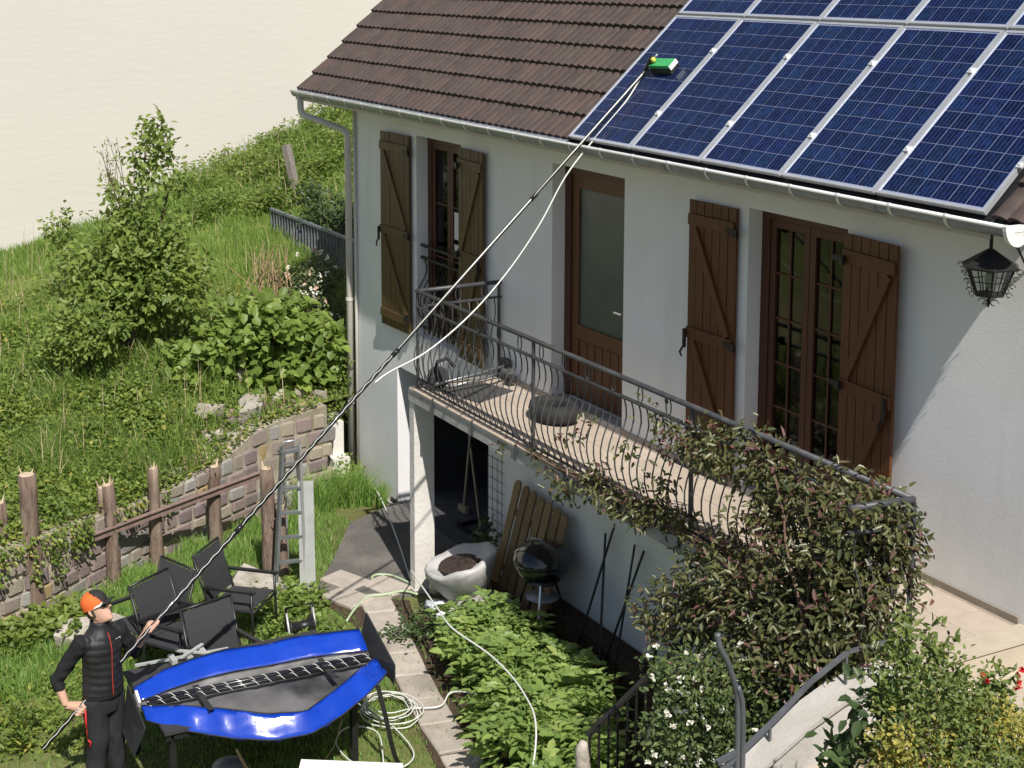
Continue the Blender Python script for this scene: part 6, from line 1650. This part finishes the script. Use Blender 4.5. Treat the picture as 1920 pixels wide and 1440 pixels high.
weeds('nettle_patch', [(3.0 + nr.uniform(-.3, .4), -5.1 + nr.uniform(-.5, .6)) for _ in range(14)], 1700, .10, .085, .055, .26, 'leaf_shrub', 'dark green leafy plants at the foot of the left posts')
# upright plant in the corner
t = thing('upright_weed', 'pale upright leafy weed at the bottom left corner', 'weed', (5.2, -5.55, -2.32))
for i in range(5):
    c = np.array([5.2 + nr.normal() * .1, -5.55 + nr.normal() * .1, -2.3]); h = nr.uniform(.35, .6); m = 30; f = np.linspace(.05, 1, m); a = nr.uniform(0, 6.28, m) + np.arange(m) * 2.4
    P = c + np.stack([np.zeros(m), np.zeros(m), f * h], 1); D = unit(np.stack([np.cos(a), np.sin(a), .45 + .4 * f], 1)); N = unit(np.stack([-np.cos(a) * .3, -np.sin(a) * .3, np.ones(m)], 1))
    v, fc, r = leaf_arrays(nr, P, D, N, .12 * (1.15 - f * .6), .028); np_obj('stalk_leaves', np_mesh('stalk_leaves', v - np.array(wloc(t)), fc, 'leaf_creeper', r), t)

# ---- potato bed
sb = MB(); sb.prism([V((x, y, -2.36)) for x, y in bed], (0, 0, .13)); tag(sb.build('bed_soil', 'soil'), kind='structure')
wallsoil = MB(); wallsoil.prism([V((x, y, -2.3)) for x, y in ((4.3, -.02), (4.35, -.75), (5.05, -.3), (6.2, -.27), (7.3, -.47), (8.5, -1.5), (9.3, -1.6), (9.3, -.02))], (0, 0, .25)); tag(wallsoil.build('wall_border', 'soil'), kind='structure')
def potato_mesh(seed, n_leaf=34):
    r_ = np.random.default_rng(seed); P, D, N, T, LL = [], [], [], [], []
    for i in range(n_leaf):
        a = r_.uniform(0, 6.28); h = r_.uniform(.10, .44); rad = r_.uniform(.0, .08); L_ = r_.uniform(.16, .27)
        base = np.array([rad * math.cos(a), rad * math.sin(a), h]); d = np.array([math.cos(a), math.sin(a), r_.uniform(-.05, .55)]); d /= np.linalg.norm(d)
        up = np.array([0, 0, 1.]); side = np.cross(d, up); side /= np.linalg.norm(side); nrm = np.cross(side, d); tint = r_.uniform(0, 1)
        for j, f in enumerate((.3, .3, .52, .52, .74, .74, .88)):
            p = base + d * L_ * f - up * .10 * f * f; s = 0 if j == 6 else (1 if j % 2 else -1)
            P.append(p); D.append(d * (1 if s == 0 else .55) + side * s * .8); N.append(nrm + r_.normal(size=3) * .25); T.append(tint * .5 + r_.uniform(0, .5)); LL.append(.115 if j == 6 else (.092 if f > .4 else .065))
    v, f, r = leaf_arrays(r_, np.array(P), unit(np.array(D)), unit(np.array(N)), np.array(LL), np.array(LL) * .62, rnd=np.array(T), droop=.2)
    st = MB()
    return np_mesh('leaves', v, f, 'leaf_potato', r)
pmesh = [potato_mesh(s) for s in range(5)]
stm = MB()
for i in range(6): stm.tube([(0, 0, -.02), (math.cos(i * 1.05) * .05, math.sin(i * 1.05) * .05, .2), (math.cos(i * 1.05) * .1, math.sin(i * 1.05) * .1, .36)], [.009, .007, .004], 4)
stmm = stm.mesh('stems', 'leaf_potato')
pbed = [(4.85, -1.42), (4.98, -1.18), (5.4, -.82), (6.2, -.72), (6.9, -.9), (7.5, -1.15), (8.4, -1.55), (9.15, -1.85), (9.2, -2.5), (8.4, -2.2), (7.3, -1.95), (6.3, -1.76)]
gx, gy = np.meshgrid(np.arange(4.4, 9.3, .27), np.arange(-2.6, -.4, .27)); gx = gx.ravel() + nr.uniform(-.07, .07, gx.size); gy = gy.ravel() + nr.uniform(-.07, .07, gx.size)
ok = inside(pbed, gx, gy)
for x, y in zip(gx[ok], gy[ok]):
    t = thing('potato_plant', 'bushy green potato plant growing in the vegetable bed', 'potato plant', (float(x), float(y), -2.28), (nr.normal() * .08, nr.normal() * .08, nr.uniform(0, 6.28)), 'potato plants in the bed')
    s = nr.uniform(.85, 1.2) * (.8 if x < 5.3 else 1.0); t.scale = (s, s, s * nr.uniform(.9, 1.15))
    inst('leaves', pmesh[nr.integers(0, 5)], t, (0, 0, 0)); inst('stems', stmm, t, (0, 0, 0))
weeds('bed_edge_weeds', [(4.5 + nr.uniform(-.1, .5), -1.5 + nr.uniform(-.3, .3)) for _ in range(8)] + [(nr.uniform(6.0, 8.6), nr.uniform(-.9, -.3)) for _ in range(16)], 1500, .12, .06, .035, .14, 'leaf_dark', 'low dark weeds in the shade along the house wall')
t = thing('trellis_plant', 'small dark climbing plant at the foot of the wire trellis', 'plant', (3.78, -.18, -2.2)); foliage('leaves', nr, [((3.78, -.16, -1.85), (.14, .10, .24)), ((3.85, -.2, -2.05), (.16, .12, .15))], 40, 8, .04, .055, .04, 'leaf_dark', t, hollow=.2)

# ---- vine over the balcony
t = thing('balcony_vine', 'dense dark vine with reddish young leaves smothering the balcony railing', 'vine', (9.6, -1.2, -.1))
VB = []
for i in range(26):
    f = i / 25; x = 5.7 + 3.2 * f; r = .03 + .06 * f * nr.uniform(.5, 1.4); VB.append(((x, -1.09 + nr.normal() * .03, .0 + nr.normal() * .06), (r * 1.6, r, r)))
for x, z, r in ((6.45, .06, .12), (6.8, .30, .09), (6.95, .38, .10), (7.2, .52, .10), (7.4, .2, .12), (7.8, .5, .12), (7.6, .0, .16), (8.15, .9, .12), (8.3, .4, .15), (7.9, .75, .08), (8.05, .05, .18), (6.6, -.35, .08), (6.75, -.2, .08)): VB.append(((x, -1.08, z), (r * .8, r * .55, r * .7)))
for i in range(17):
    x = 8.5 + i * .15; VB.append(((x, -1.08 + nr.normal() * .05, .84 + nr.uniform(-.12, .12)), (.17, .15, .13 + .09 * i / 16)))
for i in range(9):
    x = 9.5 + i * .165; VB.append(((x, -1.12 + nr.normal() * .06, .45 + nr.normal() * .12), (.17, .17, .26)))
for i in range(12):
    x = 9.15 + i * .15; VB.append(((x, -1.14, .0 + nr.normal() * .06), (.18, .14, .13)))
VB2 = [((9.05, -1.5, -.42), (.30, .26, .24)), ((9.3, -1.5, -.22), (.34, .28, .26)), ((9.6, -1.45, -.05), (.36, .3, .3)), ((9.9, -1.42, .0), (.4, .32, .36)), ((10.25, -1.42, .12), (.4, .34, .42)), ((10.55, -1.42, .25), (.34, .3, .45)), ((10.75, -1.38, .5), (.26, .26, .5)), ((9.9, -1.65, -.4), (.42, .3, .26)), ((10.35, -1.7, -.25), (.4, .3, .28)), ((10.6, -1.62, -.05), (.3, .26, .26)), ((10.8, -1.2, .78), (.2, .22, .3)), ((10.85, -1.42, .35), (.2, .22, .35)), ((10.8, -1.5, -.02), (.22, .22, .22)), ((10.4, -1.2, .6), (.35, .2, .4)), ((10.0, -1.2, .5), (.35, .2, .35)), ((10.85, -1.15, .98), (.16, .2, .14)), ((10.9, -1.4, .9), (.12, .18, .2)), ((10.93, -1.1, .55), (.1, .14, .3))]
foliage('leaves', nr, VB + VB2, 1650, 9, .05, .072, .029, 'leaf_vine', t, hollow=.35, fold=.25, droop=.3)
b = MB()
for i in range(16):
    x = 10.5 + float(np.clip(nr.normal(), -1.5, 1.2)) * .2; p = V((x, -1.35 + nr.normal() * .08, -.1)); b.tube(spline([p, p + V((nr.normal() * .1, nr.normal() * .06, .35)), p + V((-abs(nr.normal()) * .2, .15, .8)), p + V((-abs(nr.normal()) * .4 - .1, .25, 1.0))], 4), [.016 - .0009 * k for k in range(13)], 5)
for i in range(6):
    y0 = -1.10; b.tube(spline([(10.3 - i * .25, y0, .0), (9.3 - i * .4, y0 + .02, .05 + nr.normal() * .05), (8.2 - i * .35, y0, .02), (7.0 - i * .2, y0 + .01, .04)], 6), .007, 5)
q = b.build('woody_stems', 'twig', t, True)

# ---- jasmine at the stair foot
t = thing('jasmine', 'white flowering jasmine covering the dark railing below the vine', 'jasmine', (10.2, -2.2, -1.2))
JB = [((10.35, -2.45, -.5), (.26, .2, .26)), ((10.3, -2.2, -.2), (.3, .28, .26)), ((10.3, -2.25, -.55), (.34, .3, .3)), ((10.35, -1.9, -.4), (.3, .26, .26)), ((10.4, -2.35, -.85), (.34, .26, .28)), ((10.4, -2.0, -.8), (.36, .3, .3)), ((10.4, -1.7, -.5), (.28, .2, .22)), ((10.1, -2.3, -.2), (.2, .18, .16)), ((10.55, -1.75, -.2), (.26, .2, .16))]
foliage('leaves', nr, JB, 560, 10, .05, .048, .024, 'leaf_jasmine', t, hollow=.4)
P, D, N, tt = cloud(nr, JB, 105, 1, .03, .9); P += np.array([.10, -.05, .06])
q = flowers('white_flowers', P, .027, 9, 'petal_white', t); q['kind'] = 'stuff'

# ---- bushes in front, right
t = thing('mixed_bush', 'large green bush with red roses at the lower right corner', 'bush', (12.6, -2.2, -.55))
stems(t, (12.6, -2.2, -.55), [(12.5, -2.4, .8), (12.5, -2.0, .6), (12.5, -2.6, .7), (12.7, -1.9, .3)], .03, name='stems')
BB = [((12.4, -2.05, .22), (.42, .42, .34)), ((12.45, -2.35, .42), (.34, .34, .36)), ((12.4, -2.58, .82), (.14, .14, .2)), ((12.42, -2.40, .78), (.2, .2, .16)), ((12.4, -2.2, .70), (.2, .2, .14)), ((12.35, -1.75, .22), (.36, .36, .28)), ((12.7, -2.0, -.1), (.5, .5, .4)), ((12.45, -2.62, .50), (.16, .16, .22))]
foliage('leaves', nr, BB, 1150, 11, .05, .037, .019, 'leaf_box', t, hollow=.45)
SPG = [((12.4, -2.52, 1.02), (.05, .05, .2)), ((12.38, -2.33, .95), (.04, .05, .14)), ((12.4, -2.18, .86), (.04, .04, .12)), ((12.4, -1.86, .62), (.05, .05, .16)), ((12.4, -1.78, .56), (.05, .05, .18)), ((12.42, -2.66, .76), (.05, .05, .12)), ((12.3, -1.95, .58), (.04, .05, .1))]
q = foliage('sprigs', nr, SPG, 110, 6, .02, .055, .024, 'leaf_box', t, hollow=.0, up=.3); q['kind'] = 'stuff'
P = np.array([[12.42, -1.98, .73], [12.44, -1.96, .70], [12.42, -1.71, .67], [12.44, -1.69, .70], [12.43, -1.72, .60], [12.45, -1.74, .64]]); q = flowers('red_roses', P, .022, 12, 'petal_red', t); q['kind'] = 'stuff'
t = thing('golden_bush', 'variegated golden-yellow bush in front of the green bush', 'bush', (12.6, -2.6, -.55))
GB = [((12.5, -2.66, .44), (.11, .11, .22)), ((12.5, -2.55, .25), (.14, .14, .2)), ((12.52, -2.36, .40), (.06, .07, .2)), ((12.5, -1.93, .50), (.12, .15, .12)), ((12.55, -2.72, .62), (.06, .06, .12)), ((12.55, -2.45, .12), (.16, .16, .14)), ((12.5, -1.8, .36), (.14, .12, .1))]
foliage('leaves', nr, GB, 300, 10, .035, .030, .016, 'leaf_golden', t, hollow=.2)
t = thing('dark_leaf_shrub', 'dark glossy big-leaved shrub beside the stair steps', 'shrub', (12.4, -2.8, -.55))
foliage('leaves', nr, [((12.3, -2.82, .34), (.16, .16, .16)), ((12.35, -2.66, .68), (.16, .13, .1)), ((12.4, -2.9, .1), (.22, .2, .2))], 70, 8, .05, .085, .05, 'leaf_dark', t, hollow=.3)
